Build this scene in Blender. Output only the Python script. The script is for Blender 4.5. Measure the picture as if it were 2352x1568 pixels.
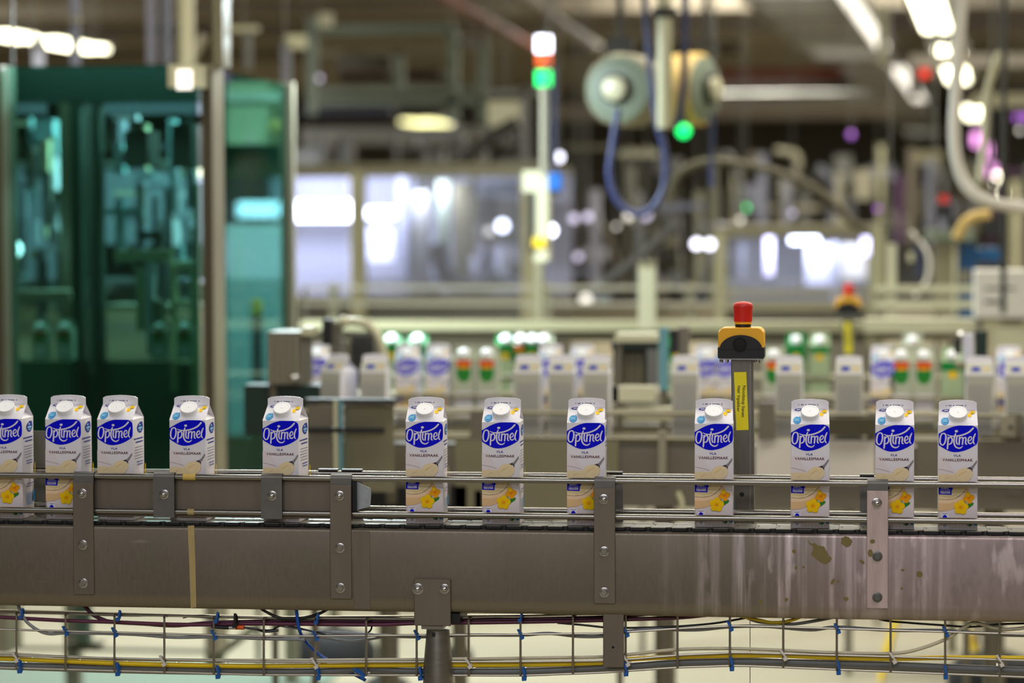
import bpy, math, random
from mathutils import Vector, Matrix
random.seed(7)
for o in list(bpy.data.objects): bpy.data.objects.remove(o)
S = bpy.context.scene
COL = S.collection
# ------------------------------------------------------------------ camera
FPX = 6200.0; CX, CY = 1176.0, 784.0; HOR = 500.0
TH = math.atan(0.1365); PI_ = math.pi
PITCH = math.atan((CY - HOR) / FPX); ROLL = -0.0034
CAM = Vector((0, 0, 1.586))
r0 = Vector((math.cos(TH), math.sin(TH), 0))
fw = Vector((-math.sin(TH) * math.cos(PITCH), math.cos(TH) * math.cos(PITCH), -math.sin(PITCH)))
u0 = r0.cross(fw)
cr = r0 * math.cos(ROLL) + u0 * math.sin(ROLL)
cu = -r0 * math.sin(ROLL) + u0 * math.cos(ROLL)
cam_d = bpy.data.cameras.new('camera'); cam = bpy.data.objects.new('camera', cam_d); COL.objects.link(cam)
M = Matrix((cr, cu, -fw)).transposed().to_4x4(); M.translation = CAM
cam.matrix_world = M
cam_d.sensor_width = 36; cam_d.lens = FPX / 2352 * 36; cam_d.clip_end = 200; cam_d.clip_start = 0.05
cam_d.dof.use_dof = True; cam_d.dof.focus_distance = 4.99
cam_d.dof.aperture_fstop = (cam_d.lens / 1000) / 0.041
S.camera = cam
# ------------------------------------------------------------------ exposure, world, lights
S.view_settings.view_transform = 'Standard'; S.view_settings.look = 'None'
S.view_settings.exposure = 0.0; S.view_settings.gamma = 1.0; S.view_settings.use_curve_mapping = False
S.cycles.max_bounces = 8; S.cycles.diffuse_bounces = 4; S.cycles.glossy_bounces = 4
S.cycles.transparent_max_bounces = 16; S.cycles.sample_clamp_indirect = 4.0
S.cycles.caustics_reflective = False; S.cycles.caustics_refractive = False
W = bpy.data.worlds.new('world'); S.world = W; W.use_nodes = True
W.node_tree.nodes['Background'].inputs[0].default_value = (0.9, 0.92, 1, 1)
W.node_tree.nodes['Background'].inputs[1].default_value = 0.15

def area(loc, sx, sy, power, col=(1, .95, .84), rot=(0, 0, 0)):
    l = bpy.data.lights.new('area_light', 'AREA'); l.shape = 'RECTANGLE'; l.size = sx; l.size_y = sy
    l.energy = power; l.color = col
    o = bpy.data.objects.new('area_light', l); o.location = loc; o.rotation_euler = rot; COL.objects.link(o); return o
LK = 0.5
WARM = (1, .94, .81); COOL = (.93, .95, 1)
WARM = (1, .96, .83)
for (x, y, p) in ((-3.6, 1.6, 60), (-.6, 1.2, 95), (2.6, 2.6, 60), (-4, 5.6, 90), (-.8, 5.9, 100), (2.2, 6.4, 200),
                  (-5, 10, 170), (-.5, 10.5, 230), (3.5, 10.5, 300), (-6, 16, 290), (0, 16, 330), (5, 16, 330)):
    area((x, y, 3.78), 2.6, .7, p * LK, COOL if (x < 1 and y < 4) else WARM)
for (x, y, p) in ((-9, 22, 560), (-1, 23, 600), (5, 22, 420), (-12, 32, 700), (-2, 33, 700), (6, 33, 560), (-12, 45, 700), (0, 45, 700)):
    area((x, y, 3.82), 2.2, .3, p * LK, WARM)
area((-1.2, -2.2, 3.3), 3.2, 1.0, 150 * LK, (.95, .95, 1), (math.radians(38), 0, 0))
area((.75, 2.9, 3.6), .9, .9, 46 * LK, (1, .86, .92), (math.radians(14), 0, 0))  # added unseen lamp giving the right of the beam a pink-white highlight

# ------------------------------------------------------------------ pixel helpers: rays meeting planes of the room
def ray(x, y): return fw + cr * ((x - CX) / FPX) + cu * ((CY - y) / FPX)
def onY(x, y, Y):
    d = ray(x, y); return CAM + d * ((Y - CAM.y) / d.y)
def onZ(x, y, Z):
    d = ray(x, y); return CAM + d * ((Z - CAM.z) / d.z)
def atD(x, y, D): return CAM + ray(x, y) * D
def YD(x, D): return D * .9908 + (x - CX) / FPX * D * .1352

# ------------------------------------------------------------------ materials
def lin(c): return tuple(((v / 255) / 12.92 if v / 255 <= .04045 else ((v / 255 + .055) / 1.055) ** 2.4) for v in c) + (1,)
MATS = {}
def mat(name, rgb, rough=.5, metal=0.0, var=.12, scale=8, bump=0.0, stretch=None, spec=.5, emit=None, est=0, rvar=0.0, coat=0):
    if name in MATS: return MATS[name]
    m = bpy.data.materials.new(name); m.use_nodes = True; nt = m.node_tree; n = nt.nodes; L = nt.links
    b = n['Principled BSDF']; b.inputs['Roughness'].default_value = rough; b.inputs['Metallic'].default_value = metal
    b.inputs['Specular IOR Level'].default_value = spec
    if coat: b.inputs['Coat Weight'].default_value = coat
    c = lin(rgb)
    tc = n.new('ShaderNodeTexCoord'); mp = n.new('ShaderNodeMapping'); nz = n.new('ShaderNodeTexNoise')
    if stretch: mp.inputs['Scale'].default_value = stretch
    nz.inputs['Scale'].default_value = scale; nz.inputs['Detail'].default_value = 4
    L.new(tc.outputs['Object'], mp.inputs[0]); L.new(mp.outputs[0], nz.inputs['Vector'])
    mx = n.new('ShaderNodeMix'); mx.data_type = 'RGBA'
    mx.inputs[6].default_value = tuple(max(0, v * (1 - var)) for v in c[:3]) + (1,)
    mx.inputs[7].default_value = tuple(min(1, v * (1 + var)) for v in c[:3]) + (1,)
    L.new(nz.outputs[0], mx.inputs[0]); L.new(mx.outputs[2], b.inputs['Base Color'])
    if rvar:
        mr = n.new('ShaderNodeMapRange'); mr.inputs[3].default_value = rough - rvar; mr.inputs[4].default_value = rough + rvar
        L.new(nz.outputs[0], mr.inputs[0]); L.new(mr.outputs[0], b.inputs['Roughness'])
    if bump:
        bp = n.new('ShaderNodeBump'); bp.inputs['Strength'].default_value = bump; bp.inputs['Distance'].default_value = .002
        L.new(nz.outputs[0], bp.inputs['Height']); L.new(bp.outputs[0], b.inputs['Normal'])
    if emit:
        b.inputs['Emission Color'].default_value = lin(emit); b.inputs['Emission Strength'].default_value = est
    MATS[name] = m; return m
def glass(name, tint, gloss=.08, rough=.02, haze=None, hz=0.0):
    m = bpy.data.materials.new(name); m.use_nodes = True; nt = m.node_tree; n = nt.nodes; L = nt.links
    n.remove(n['Principled BSDF']); out = n['Material Output']
    t = n.new('ShaderNodeBsdfTransparent'); t.inputs[0].default_value = tint + (1,)
    g = n.new('ShaderNodeBsdfGlossy'); g.inputs['Roughness'].default_value = rough
    lw = n.new('ShaderNodeLayerWeight'); lw.inputs[0].default_value = .25
    ad = n.new('ShaderNodeMath'); ad.operation = 'MULTIPLY_ADD'; ad.inputs[1].default_value = .28; ad.inputs[2].default_value = gloss
    L.new(lw.outputs['Fresnel'], ad.inputs[0])
    mx = n.new('ShaderNodeMixShader'); L.new(ad.outputs[0], mx.inputs[0]); L.new(t.outputs[0], mx.inputs[1]); L.new(g.outputs[0], mx.inputs[2])
    last = mx
    if haze:
        d = n.new('ShaderNodeBsdfDiffuse'); d.inputs[0].default_value = haze + (1,)
        m2 = n.new('ShaderNodeMixShader'); m2.inputs[0].default_value = hz
        L.new(mx.outputs[0], m2.inputs[1]); L.new(d.outputs[0], m2.inputs[2]); last = m2
    L.new(last.outputs[0], out.inputs['Surface']); MATS[name] = m; return m

def steel_beam():
    m = bpy.data.materials.new('dull_streaked_steel'); m.use_nodes = True; nt = m.node_tree; n = nt.nodes; L = nt.links
    b = n['Principled BSDF']; b.inputs['Metallic'].default_value = .82
    tc = n.new('ShaderNodeTexCoord')
    def noise(sc, stretch, det=5):
        mp = n.new('ShaderNodeMapping'); mp.inputs['Scale'].default_value = stretch
        nz = n.new('ShaderNodeTexNoise'); nz.inputs['Scale'].default_value = sc; nz.inputs['Detail'].default_value = det
        L.new(tc.outputs['Object'], mp.inputs[0]); L.new(mp.outputs[0], nz.inputs['Vector']); return nz.outputs[0]
    def rmp(src, a, bb, c0, c1):
        r = n.new('ShaderNodeMapRange'); r.inputs[1].default_value = a; r.inputs[2].default_value = bb
        r.inputs[3].default_value = c0; r.inputs[4].default_value = c1; L.new(src, r.inputs[0]); return r.outputs[0]
    def mixc(f, a, bcol):
        mx = n.new('ShaderNodeMix'); mx.data_type = 'RGBA'; L.new(f, mx.inputs[0])
        if isinstance(a, tuple): mx.inputs[6].default_value = a
        else: L.new(a, mx.inputs[6])
        mx.inputs[7].default_value = bcol; return mx.outputs[2]
    streak = noise(5, (9, 1, .35)); fine = noise(60, (14, 1, .8), 3); cloud = noise(3.2, (1, 1, 1), 4); grain = noise(220, (1, 1, .2), 2)
    base = mixc(rmp(cloud, .35, .7, 0, 1), lin((122, 115, 101)), lin((134, 123, 112)))
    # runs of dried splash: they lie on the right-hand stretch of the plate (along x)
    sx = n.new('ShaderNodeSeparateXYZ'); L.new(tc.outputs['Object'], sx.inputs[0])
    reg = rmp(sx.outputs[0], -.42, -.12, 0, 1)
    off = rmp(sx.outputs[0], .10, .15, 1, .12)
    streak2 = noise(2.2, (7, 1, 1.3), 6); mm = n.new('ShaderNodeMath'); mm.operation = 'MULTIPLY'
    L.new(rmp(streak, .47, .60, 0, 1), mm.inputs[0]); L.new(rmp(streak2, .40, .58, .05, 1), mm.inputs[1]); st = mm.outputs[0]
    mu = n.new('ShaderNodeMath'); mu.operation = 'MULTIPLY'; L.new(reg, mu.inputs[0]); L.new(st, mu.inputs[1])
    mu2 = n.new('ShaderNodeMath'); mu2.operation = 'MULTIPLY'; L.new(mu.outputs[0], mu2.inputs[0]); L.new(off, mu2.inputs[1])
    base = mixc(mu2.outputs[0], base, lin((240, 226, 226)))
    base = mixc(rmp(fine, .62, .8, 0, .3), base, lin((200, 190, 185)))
    haze_refl = rmp(sx.outputs[0], -.25, .0, 0, .62)  # reflection of bright surroundings, with residue haze, painted over the right end
    base = mixc(haze_refl, base, lin((190, 172, 174)))
    blot = noise(16, (1.6, 1, 1), 8); bl = n.new('ShaderNodeMath'); bl.operation = 'MULTIPLY'
    L.new(rmp(blot, .56, .66, 0, .5), bl.inputs[0]); L.new(reg, bl.inputs[1]); base = mixc(bl.outputs[0], base, lin((150, 136, 134)))
    blot2 = noise(11, (2.2, 1, .8), 9); b2 = n.new('ShaderNodeMath'); b2.operation = 'MULTIPLY'
    L.new(rmp(blot2, .58, .66, 0, .55), b2.inputs[0]); L.new(reg, b2.inputs[1]); base = mixc(b2.outputs[0], base, lin((232, 218, 216)))
    scuff = noise(30, (.5, 1, 3), 3); base = mixc(rmp(scuff, .66, .78, 0, .35), base, lin((176, 168, 156)))
    zz = rmp(sx.outputs[2], -.128, -.136, 0, .45)
    base = mixc(zz, base, lin((150, 140, 110)))
    L.new(base, b.inputs['Base Color'])
    L.new(rmp(grain, .3, .7, .42, .56), b.inputs['Roughness'])
    bp = n.new('ShaderNodeBump'); bp.inputs['Strength'].default_value = .12; bp.inputs['Distance'].default_value = .001
    L.new(cloud, bp.inputs['Height']); L.new(bp.outputs[0], b.inputs['Normal'])
    MATS['beam'] = m; return m

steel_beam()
mat('steel', (150, 146, 138), .38, .85, .14, 30, .05, (1, 1, 6), rvar=.08)
mat('steel_dark', (120, 116, 108), .45, .85, .15, 25, .05, (6, 1, 1))
mat('clamp', (118, 116, 112), .5, .8, .12, 60, .08)
mat('steel_pink', (206, 186, 182), .5, .6, .34, 26, .1, (3, 1, .6))
mat('rod', (152, 149, 143), .24, .95, .1, 20, 0, (.1, 1, 1), rvar=.05)
mat('rod_far', (150, 144, 122), .4, .5, .1, 20)
mat('bolt', (200, 198, 196), .22, .95, .1, 90)
mat('bolt_dull', (120, 122, 120), .4, .8, .1, 90)
mat('wire', (168, 162, 150), .32, .85, .12, 40)
mat('galv', (196, 204, 210), .4, .35, .3, 60, .1)
mat('chain', (104, 100, 90), .4, .2, .25, 60, .05)
mat('chain_dark', (16, 16, 17), .6, 0, .2, 30)
mat('black', (18, 18, 20), .45, 0, .2, 30)
mat('blackmatte', (9, 9, 10), .8, 0, .2, 30)
mat('tape', (214, 182, 92), .5, 0, .16, 60)
mat('tape_pale', (178, 158, 104), .5, 0, .16, 60)
mat('cap_white', (240, 241, 243), .32, 0, .02, 30)
mat('purple', (96, 40, 66), .42, 0, .12, 25)
mat('cable_grey', (138, 140, 142), .45, 0, .14, 40)
mat('cable_thick', (116, 120, 124), .5, 0, .18, 30, .05)
mat('cable_cream', (206, 198, 168), .5, 0, .1, 20)
mat('cable_yellow', (244, 208, 10), .45, 0, .08, 20)
mat('cable_black', (16, 17, 19), .35, 0, .2, 30)
mat('cable_white', (214, 210, 200), .5, 0, .08, 20)
mat('blue', (22, 92, 170), .4, 0, .12, 30)
mat('hose_blue', (20, 84, 176), .35, 0, .1, 20)
mat('tie_white', (222, 216, 204), .5, 0, .1, 30)
mat('orange', (226, 92, 24), .45, 0, .1, 30)
mat('stain', (124, 112, 66), .42, .1, .15, 90)
mat('red', (204, 34, 22), .42, 0, .06, 30)
mat('estop_yellow', (238, 176, 30), .45, 0, .05, 30)
mat('label_yellow', (236, 220, 12), .45, 0, .04, 20)
mat('ink_black', (20, 20, 18), .5, 0, .05, 30)
# carton print
mat('p_blue', (0, 8, 214), .35, 0, .04, 20)
mat('p_white', (232, 228, 236), .4, 0, .02, 20)
mat('p_navy', (44, 52, 150), .4, 0, .05, 20)
mat('p_brown', (98, 44, 40), .4, 0, .05, 20)
mat('p_cream', (236, 216, 172), .4, 0, .07, 90)
mat('p_cream2', (226, 200, 148), .4, 0, .08, 90)
mat('p_glass', (224, 188, 140), .4, 0, .12, 30)
mat('p_glass2', (236, 206, 168), .4, 0, .1, 30)
mat('p_grey', (140, 136, 140), .35, 0, .15, 60)
mat('p_dark', (52, 48, 60), .4, 0, .1, 60)
mat('p_line', (150, 132, 120), .4, 0, .1, 60)
mat('p_flower', (250, 200, 10), .4, 0, .12, 160)
mat('p_flower2', (238, 160, 12), .4, 0, .14, 160)
mat('p_orange', (226, 130, 20), .4, 0, .1, 90)
mat('p_leaf', (44, 128, 44), .4, 0, .2, 90)
mat('p_cyan', (20, 140, 205), .35, 0, .08, 60)
mat('p_cyan2', (140, 205, 236), .4, 0, .08, 60)
mat('p_text', (120, 118, 140), .4, 0, .1, 60)
mat('p_pink', (229, 220, 222), .4, 0, .03, 20)
mat('p_green', (26, 130, 62), .4, 0, .12, 60)
mat('p_tanflower', (200, 170, 110), .4, 0, .1, 60)
mat('p_paleg', (176, 182, 160), .4, 0, .06, 60)
mat('p_pale', (176, 175, 163), .4, 0, .03, 60)
mat('p_ltgreen', (168, 188, 150), .4, 0, .12, 60)
mat('p_red', (214, 74, 26), .4, 0, .08, 60)

for k_, m_ in MATS.items():
    if k_.startswith('p_'): m_.node_tree.nodes['Principled BSDF'].inputs['Specular IOR Level'].default_value = .18
def carton_mat():
    m = bpy.data.materials.new('carton_board'); m.use_nodes = True; nt = m.node_tree; n = nt.nodes; L = nt.links
    b = n['Principled BSDF']; b.inputs['Roughness'].default_value = .33
    tc = n.new('ShaderNodeTexCoord'); sx = n.new('ShaderNodeSeparateXYZ'); L.new(tc.outputs['Object'], sx.inputs[0])
    r = n.new('ShaderNodeMapRange'); r.inputs[1].default_value = .135; r.inputs[2].default_value = .03
    L.new(sx.outputs[2], r.inputs[0])
    mx = n.new('ShaderNodeMix'); mx.data_type = 'RGBA'; L.new(r.outputs[0], mx.inputs[0])
    mx.inputs[6].default_value = lin((233, 231, 238)); mx.inputs[7].default_value = lin((222, 212, 212))
    L.new(mx.outputs[2], b.inputs['Base Color'])
    nz = n.new('ShaderNodeTexNoise'); nz.inputs['Scale'].default_value = 25
    L.new(tc.outputs['Object'], nz.inputs['Vector'])
    bp = n.new('ShaderNodeBump'); bp.inputs['Strength'].default_value = .15; bp.inputs['Distance'].default_value = .002
    L.new(nz.outputs[0], bp.inputs['Height']); L.new(bp.outputs[0], b.inputs['Normal'])
    MATS['carton'] = m
carton_mat()

# ------------------------------------------------------------------ mesh builder
ORG = {}
class MB:
    def __init__(s): s.v = []; s.f = []; s.m = []; s.cur = 0; s.slots = []
    def use(s, mname):
        if mname not in s.slots: s.slots.append(mname)
        s.cur = s.slots.index(mname); return s
    def add(s, vs, fs):
        k = len(s.v); s.v += [tuple(p) for p in vs]; s.f += [tuple(i + k for i in f) for f in fs]; s.m += [s.cur] * len(fs); return s
    def box(s, a, b):
        x0, x1 = sorted((a[0], b[0])); y0, y1 = sorted((a[1], b[1])); z0, z1 = sorted((a[2], b[2]))
        return s.add([(x0, y0, z0), (x1, y0, z0), (x1, y1, z0), (x0, y1, z0), (x0, y0, z1), (x1, y0, z1), (x1, y1, z1), (x0, y1, z1)],
              [(0, 3, 2, 1), (4, 5, 6, 7), (0, 1, 5, 4), (1, 2, 6, 5), (2, 3, 7, 6), (3, 0, 4, 7)])
    def bbox(s, a, b, r=.002):           # box whose four long edges (along x) and face rims are chamfered
        x0, x1 = sorted((a[0], b[0])); y0, y1 = sorted((a[1], b[1])); z0, z1 = sorted((a[2], b[2]))
        P = [(y0 + r, z0), (y1 - r, z0), (y1, z0 + r), (y1, z1 - r), (y1 - r, z1), (y0 + r, z1), (y0, z1 - r), (y0, z0 + r)]
        cy, cz = (y0 + y1) / 2, (z0 + z1) / 2
        def shr(y, z): return (y - math.copysign(min(r, abs(y - cy)), y - cy), z - math.copysign(min(r, abs(z - cz)), z - cz))
        vs = [(x0,) + shr(*p) for p in P] + [(x0 + r,) + p for p in P] + [(x1 - r,) + p for p in P] + [(x1,) + shr(*p) for p in P]
        fs = [tuple(range(7, -1, -1)), tuple(range(24, 32))]
        for k in range(3):
            for i in range(8):
                j = (i + 1) % 8; fs.append((k * 8 + i, k * 8 + j, (k + 1) * 8 + j, (k + 1) * 8 + i))
        return s.add(vs, fs)
    def prism(s, pts, d):                # planar polygon (3-D points) pushed along vector d
        n = len(pts); d = Vector(d); P = [Vector(p) for p in pts]; Q = [p + d for p in P]
        fs = [tuple(range(n)), tuple(range(2 * n - 1, n - 1, -1))]
        for i in range(n):
            j = (i + 1) % n; fs.append((j, i, i + n, j + n))
        return s.add(P + Q, fs)
    def cyl(s, a, b, r, r2=None, n=16, caps=True):
        a = Vector(a); b = Vector(b); r2 = r if r2 is None else r2; d = (b - a).normalized()
        t = Vector((0, 0, 1)) if abs(d.z) < .9 else Vector((1, 0, 0)); p = d.cross(t).normalized(); q = d.cross(p)
        vs = []
        for c, rr in ((a, r), (b, r2)):
            for i in range(n):
                w = 2 * PI_ * i / n; vs.append(c + p * math.cos(w) * rr + q * math.sin(w) * rr)
        fs = [(i, (i + 1) % n, n + (i + 1) % n, n + i) for i in range(n)]
        if caps: fs += [tuple(range(n - 1, -1, -1)), tuple(range(n, 2 * n))]
        return s.add(vs, fs)
    def lathe(s, c, prof, ax=(0, 0, 1), n=24):  # prof: (radius, distance along the axis)
        d = Vector(ax).normalized(); c = Vector(c); t = Vector((0, 0, 1)) if abs(d.z) < .9 else Vector((1, 0, 0))
        p = d.cross(t).normalized(); q = d.cross(p); vs = []; fs = []
        for r, h in prof:
            for i in range(n):
                w = 2 * PI_ * i / n; vs.append(c + d * h + (p * math.cos(w) + q * math.sin(w)) * max(r, 1e-5))
        for k in range(len(prof) - 1):
            for i in range(n):
                j = (i + 1) % n; fs.append((k * n + i, k * n + j, (k + 1) * n + j, (k + 1) * n + i))
        fs += [tuple(range(n - 1, -1, -1)), tuple(range((len(prof) - 1) * n, len(prof) * n))]
        return s.add(vs, fs)
    def tube(s, pts, r, n=8, smooth=0, flat=1.0):
        P = [Vector(p) for p in pts]
        if smooth: P = spline(P, smooth)
        R = r if isinstance(r, (list, tuple)) else [r] * len(P); vs = []; fs = []
        for i, p in enumerate(P):
            d = (P[min(i + 1, len(P) - 1)] - P[max(i - 1, 0)]).normalized()
            t = Vector((0, 1, 0)) if abs(d.y) < .9 else Vector((1, 0, 0)); a = d.cross(t).normalized(); b = d.cross(a)
            for k in range(n):
                w = 2 * PI_ * k / n; vs.append(p + a * math.cos(w) * R[i] + b * math.sin(w) * R[i] * flat)
        for i in range(len(P) - 1):
            for k in range(n):
                j = (k + 1) % n; fs.append((i * n + k, i * n + j, (i + 1) * n + j, (i + 1) * n + k))
        fs += [tuple(range(n - 1, -1, -1)), tuple(range((len(P) - 1) * n, len(P) * n))]
        return s.add(vs, fs)
    def build(s, name, mname=None, parent=None, smooth=False):
        me = bpy.data.meshes.new(name)
        og = ORG.get(parent.name, Vector()) if parent else s.org if hasattr(s, 'org') else Vector()
        me.from_pydata([(v[0] - og.x, v[1] - og.y, v[2] - og.z) for v in s.v], [], s.f)
        for k in ([mname] if mname else s.slots): me.materials.append(MATS[k])
        if not mname: me.polygons.foreach_set('material_index', s.m)
        me.update()
        if smooth:
            me.polygons.foreach_set('use_smooth', [True] * len(s.f))
            try: me.set_sharp_from_angle(angle=math.radians(38))
            except Exception: pass
        o = bpy.data.objects.new(name, me); COL.objects.link(o)
        if parent: o.parent = parent; ORG[o.name] = og
        else: o.location = og; ORG[o.name] = og
        return o
def spline(P, k):
    out = []
    for i in range(len(P) - 1):
        a, b, c, d = P[max(i - 1, 0)], P[i], P[i + 1], P[min(i + 2, len(P) - 1)]
        for j in range(k):
            t = j / k
            out.append(.5 * ((2 * b) + (c - a) * t + (2 * a - 5 * b + 4 * c - d) * t * t + (3 * b - a - 3 * c + d) * t ** 3))
    out.append(P[-1]); return out
def thing(name, label, cat, loc=(0, 0, 0), group=None):
    o = bpy.data.objects.new(name, None); o.empty_display_size = .05; COL.objects.link(o); o.location = loc
    o['label'] = label; o['category'] = cat
    if group: o['group'] = group
    ORG[o.name] = Vector(loc); return o
def solo(mb, name, label, cat, mname=None, group=None, smooth=False):
    lo = [min(v[i] for v in mb.v) for i in range(3)]; hi = [max(v[i] for v in mb.v) for i in range(3)]
    mb.org = Vector(((lo[0] + hi[0]) / 2, (lo[1] + hi[1]) / 2, lo[2]))
    o = mb.build(name, mname, None, smooth); o['label'] = label; o['category'] = cat
    if group: o['group'] = group
    return o
def struct(mb, name, mname, smooth=False):
    o = mb.build(name, mname, None, smooth); o['kind'] = 'structure'; return o
def kids(o): return [c for c in bpy.data.objects if c.parent == o]
def copy_tree(root, loc, rz, label, group=None):
    def cp(o, par):
        c = o.copy(); COL.objects.link(c)
        if par: c.parent = par
        for ch in TREE.get(o.name, ()): cp(ch, c)
        return c
    r = cp(root, None); r.location = loc; r.rotation_euler = (0, 0, rz); r['label'] = label
    if group: r['group'] = group
    return r
TREE = {}
def freeze(root):
    ch = kids(root); TREE[root.name] = ch
    for c in ch: freeze(c)

def text_mesh(s, size, bold=0.0, sx=1.0):     # built-in font; returns verts (x, z) centred on the baseline, faces, width
    c = bpy.data.curves.new('t', 'FONT'); c.body = s; c.size = 1; c.offset = bold / size; c.align_x = 'LEFT'; c.resolution_u = 3; c.space_character = 1.12 if s.isupper() else 1.0
    o = bpy.data.objects.new('t', c); COL.objects.link(o)
    dg = bpy.context.evaluated_depsgraph_get(); dg.update(); me = bpy.data.meshes.new_from_object(o.evaluated_get(dg))
    V = [(v.co.x * sx * size, v.co.y * size) for v in me.vertices]; F = [tuple(p.vertices) for p in me.polygons]
    bpy.data.objects.remove(o); bpy.data.meshes.remove(me); bpy.data.curves.remove(c)
    x0 = min(v[0] for v in V); x1 = max(v[0] for v in V)
    return [(v[0] - (x0 + x1) / 2, v[1]) for v in V], F, x1 - x0
def put_text(mb, s, cap, width, fn, bold=0.0):   # fn maps (x, z) in metres to a 3-D point
    size = cap / .69; V, F, w = text_mesh(s, size, 0)
    k = width / w if width else 1
    for dx, dz in ((-bold, 0), (bold, 0), (0, bold * .7), (0, -bold * .7)):
        EX[0] += 6e-6; mb.add([fn(x * k + dx, z + dz) for x, z in V], F)
def ribbon(pts, ws, k=6):                       # brush stroke in 2-D: list of polygons (quads and round ends)
    P = spline([Vector((a, b, 0)) for a, b in pts], k); n = len(P); polys = []; W_ = []
    for i in range(n):
        t = i / k; j = min(int(t), len(ws) - 2); f = t - j; W_.append(ws[j] * (1 - f) + ws[j + 1] * f)
    L_, R_ = [], []
    for i in range(n):
        d = (P[min(i + 1, n - 1)] - P[max(i - 1, 0)]); d.normalize(); nn = Vector((-d.y, d.x, 0)) * W_[i] / 2
        L_.append(P[i] + nn); R_.append(P[i] - nn)
    for i in range(n - 1): polys.append([(L_[i].x, L_[i].y), (R_[i].x, R_[i].y), (R_[i + 1].x, R_[i + 1].y), (L_[i + 1].x, L_[i + 1].y)])
    for e in (() if pts[0] == pts[-1] else (0, n - 1)):
        d = (P[1] - P[0]) * -1 if e == 0 else P[n - 1] - P[n - 2]; b = math.atan2(d.y, d.x)
        polys.append([(P[e].x + math.cos(b + PI_ * (a / 6 - .5)) * W_[e] / 2, P[e].y + math.sin(b + PI_ * (a / 6 - .5)) * W_[e] / 2) for a in range(7)])
    return polys
def ell(cx, cy, rx, ry, n=28, rot=0):
    return [(cx + rx * math.cos(a) * math.cos(rot) - ry * math.sin(a) * math.sin(rot), cy + rx * math.cos(a) * math.sin(rot) + ry * math.sin(a) * math.cos(rot)) for a in [2 * PI_ * i / n for i in range(n)]]

# ------------------------------------------------------------------ carton
CW, CH = .070, .1905      # width of the square body, height to the shoulder
RISE, FIN = .027, .017
def carton_body():
    m = MB(); h = CW / 2; e = .0012; H = CH; T = CH + RISE
    # body as an octagonal column (slightly rounded corners); front at y=0, back at y=CW; x from -h to h
    ring = [(-h + e, 0), (h - e, 0), (h, e), (h, CW - e), (h - e, CW), (-h + e, CW), (-h, CW - e), (-h, e)]
    vs = [(x, y, .0008) for x, y in ring] + [(x, y, H) for x, y in ring]
    fs = [tuple(range(7, -1, -1))] + [(i, (i + 1) % 8, 8 + (i + 1) % 8, 8 + i) for i in range(8)]
    m.add(vs, fs)
    hx = h - .001
    A, B, C_, D_ = (-h, 0, H), (h, 0, H), (h, CW, H), (-h, CW, H)
    RL, RR = (-hx, h - .0012, T), (hx, h - .0012, T); RL2, RR2 = (-hx, h + .0012, T), (hx, h + .0012, T)
    m.add([A, B, RR, RL], [(0, 1, 2, 3)]); m.add([C_, D_, RL2, RR2], [(0, 1, 2, 3)])
    for sgn, f, b, r, r2 in ((1, B, C_, RR, RR2), (-1, A, D_, RL, RL2)):
        mid = (sgn * (h - .024), h, T - .004)          # the gusset folded inwards under the ridge
        q = [(0, 1, 2), (0, 2, 3), (1, 4, 2)]
        if sgn < 0: q = [tuple(reversed(t)) for t in q]
        m.add([f, b, mid, r, r2], q)
    # fin with arched top
    n = 12; fr = []; top = []
    for i in range(n + 1):
        x = -hx + 2 * hx * i / n; a = 1 - ((x / hx) ** 2)
        top.append((x, T + FIN - .003 + .003 * a - (.002 if i in (0, n) else 0)))
    for sy in (-.0014, .0014):
        fr.append([(-hx, h + sy, T)] + [(x, h + sy, z) for x, z in top] + [(hx, h + sy, T)])
    k = len(fr[0]); m.add(fr[0] + fr[1], [tuple(range(k - 1, -1, -1)), tuple(range(k, 2 * k))] + [(i, i + 1, k + i + 1, k + i) for i in range(k - 1)])
    # crease bead where the fin meets the roof
    m.box((-hx, h - .0022, T - .001), (hx, h - .0012, T + .0012))
    return m
SL = math.hypot(RISE, CW / 2)
NRM = Vector((0, -RISE, CW / 2)).normalized()
EX = [0.0]
def front_pt(off=.0004): return lambda u, v: (u / 1000 - CW / 2, -off - EX[0], v / 1000)
def roof_pt(off=.0005):
    def f(u, w):
        t = w / 1000 / SL; p = Vector((u / 1000 - CW / 2, (CW / 2 - .0012) * t, CH + RISE * t)) + NRM * (off + EX[0]); return tuple(p)
    return f
def side_pt(off=.0004): return lambda u, v: (CW / 2 + off + EX[0], u / 1000, v / 1000)
def back_pt(off=.0004): return lambda u, v: (CW / 2 - u / 1000, CW + off + EX[0], v / 1000)
def back_roof(off=.0005):
    def f(u, w):
        t = w / 1000 / SL; return (CW / 2 - u / 1000, CW - (CW / 2 - .0012) * t + (off + EX[0]) * .6, CH + RISE * t + (off + EX[0]) * .8)
    return f
def poly(mb, mname, pts, fn, step=True):
    if step: EX[0] += .000012
    mb.use(mname); P = [fn(*p) for p in pts]
    a = sum(pts[i][0] * pts[(i + 1) % len(pts)][1] - pts[(i + 1) % len(pts)][0] * pts[i][1] for i in range(len(pts)))
    if (a < 0): P.reverse()
    mb.add(P, [tuple(range(len(P)))])
def z1(p): return ((p[0] - 85) * .0729, (3338 - p[1]) * .0729)
def z2(p): return ((p[0] / 8.25 - 7.6) / 1.224, (178 - p[1] / 8.25) / 1.224)
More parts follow.
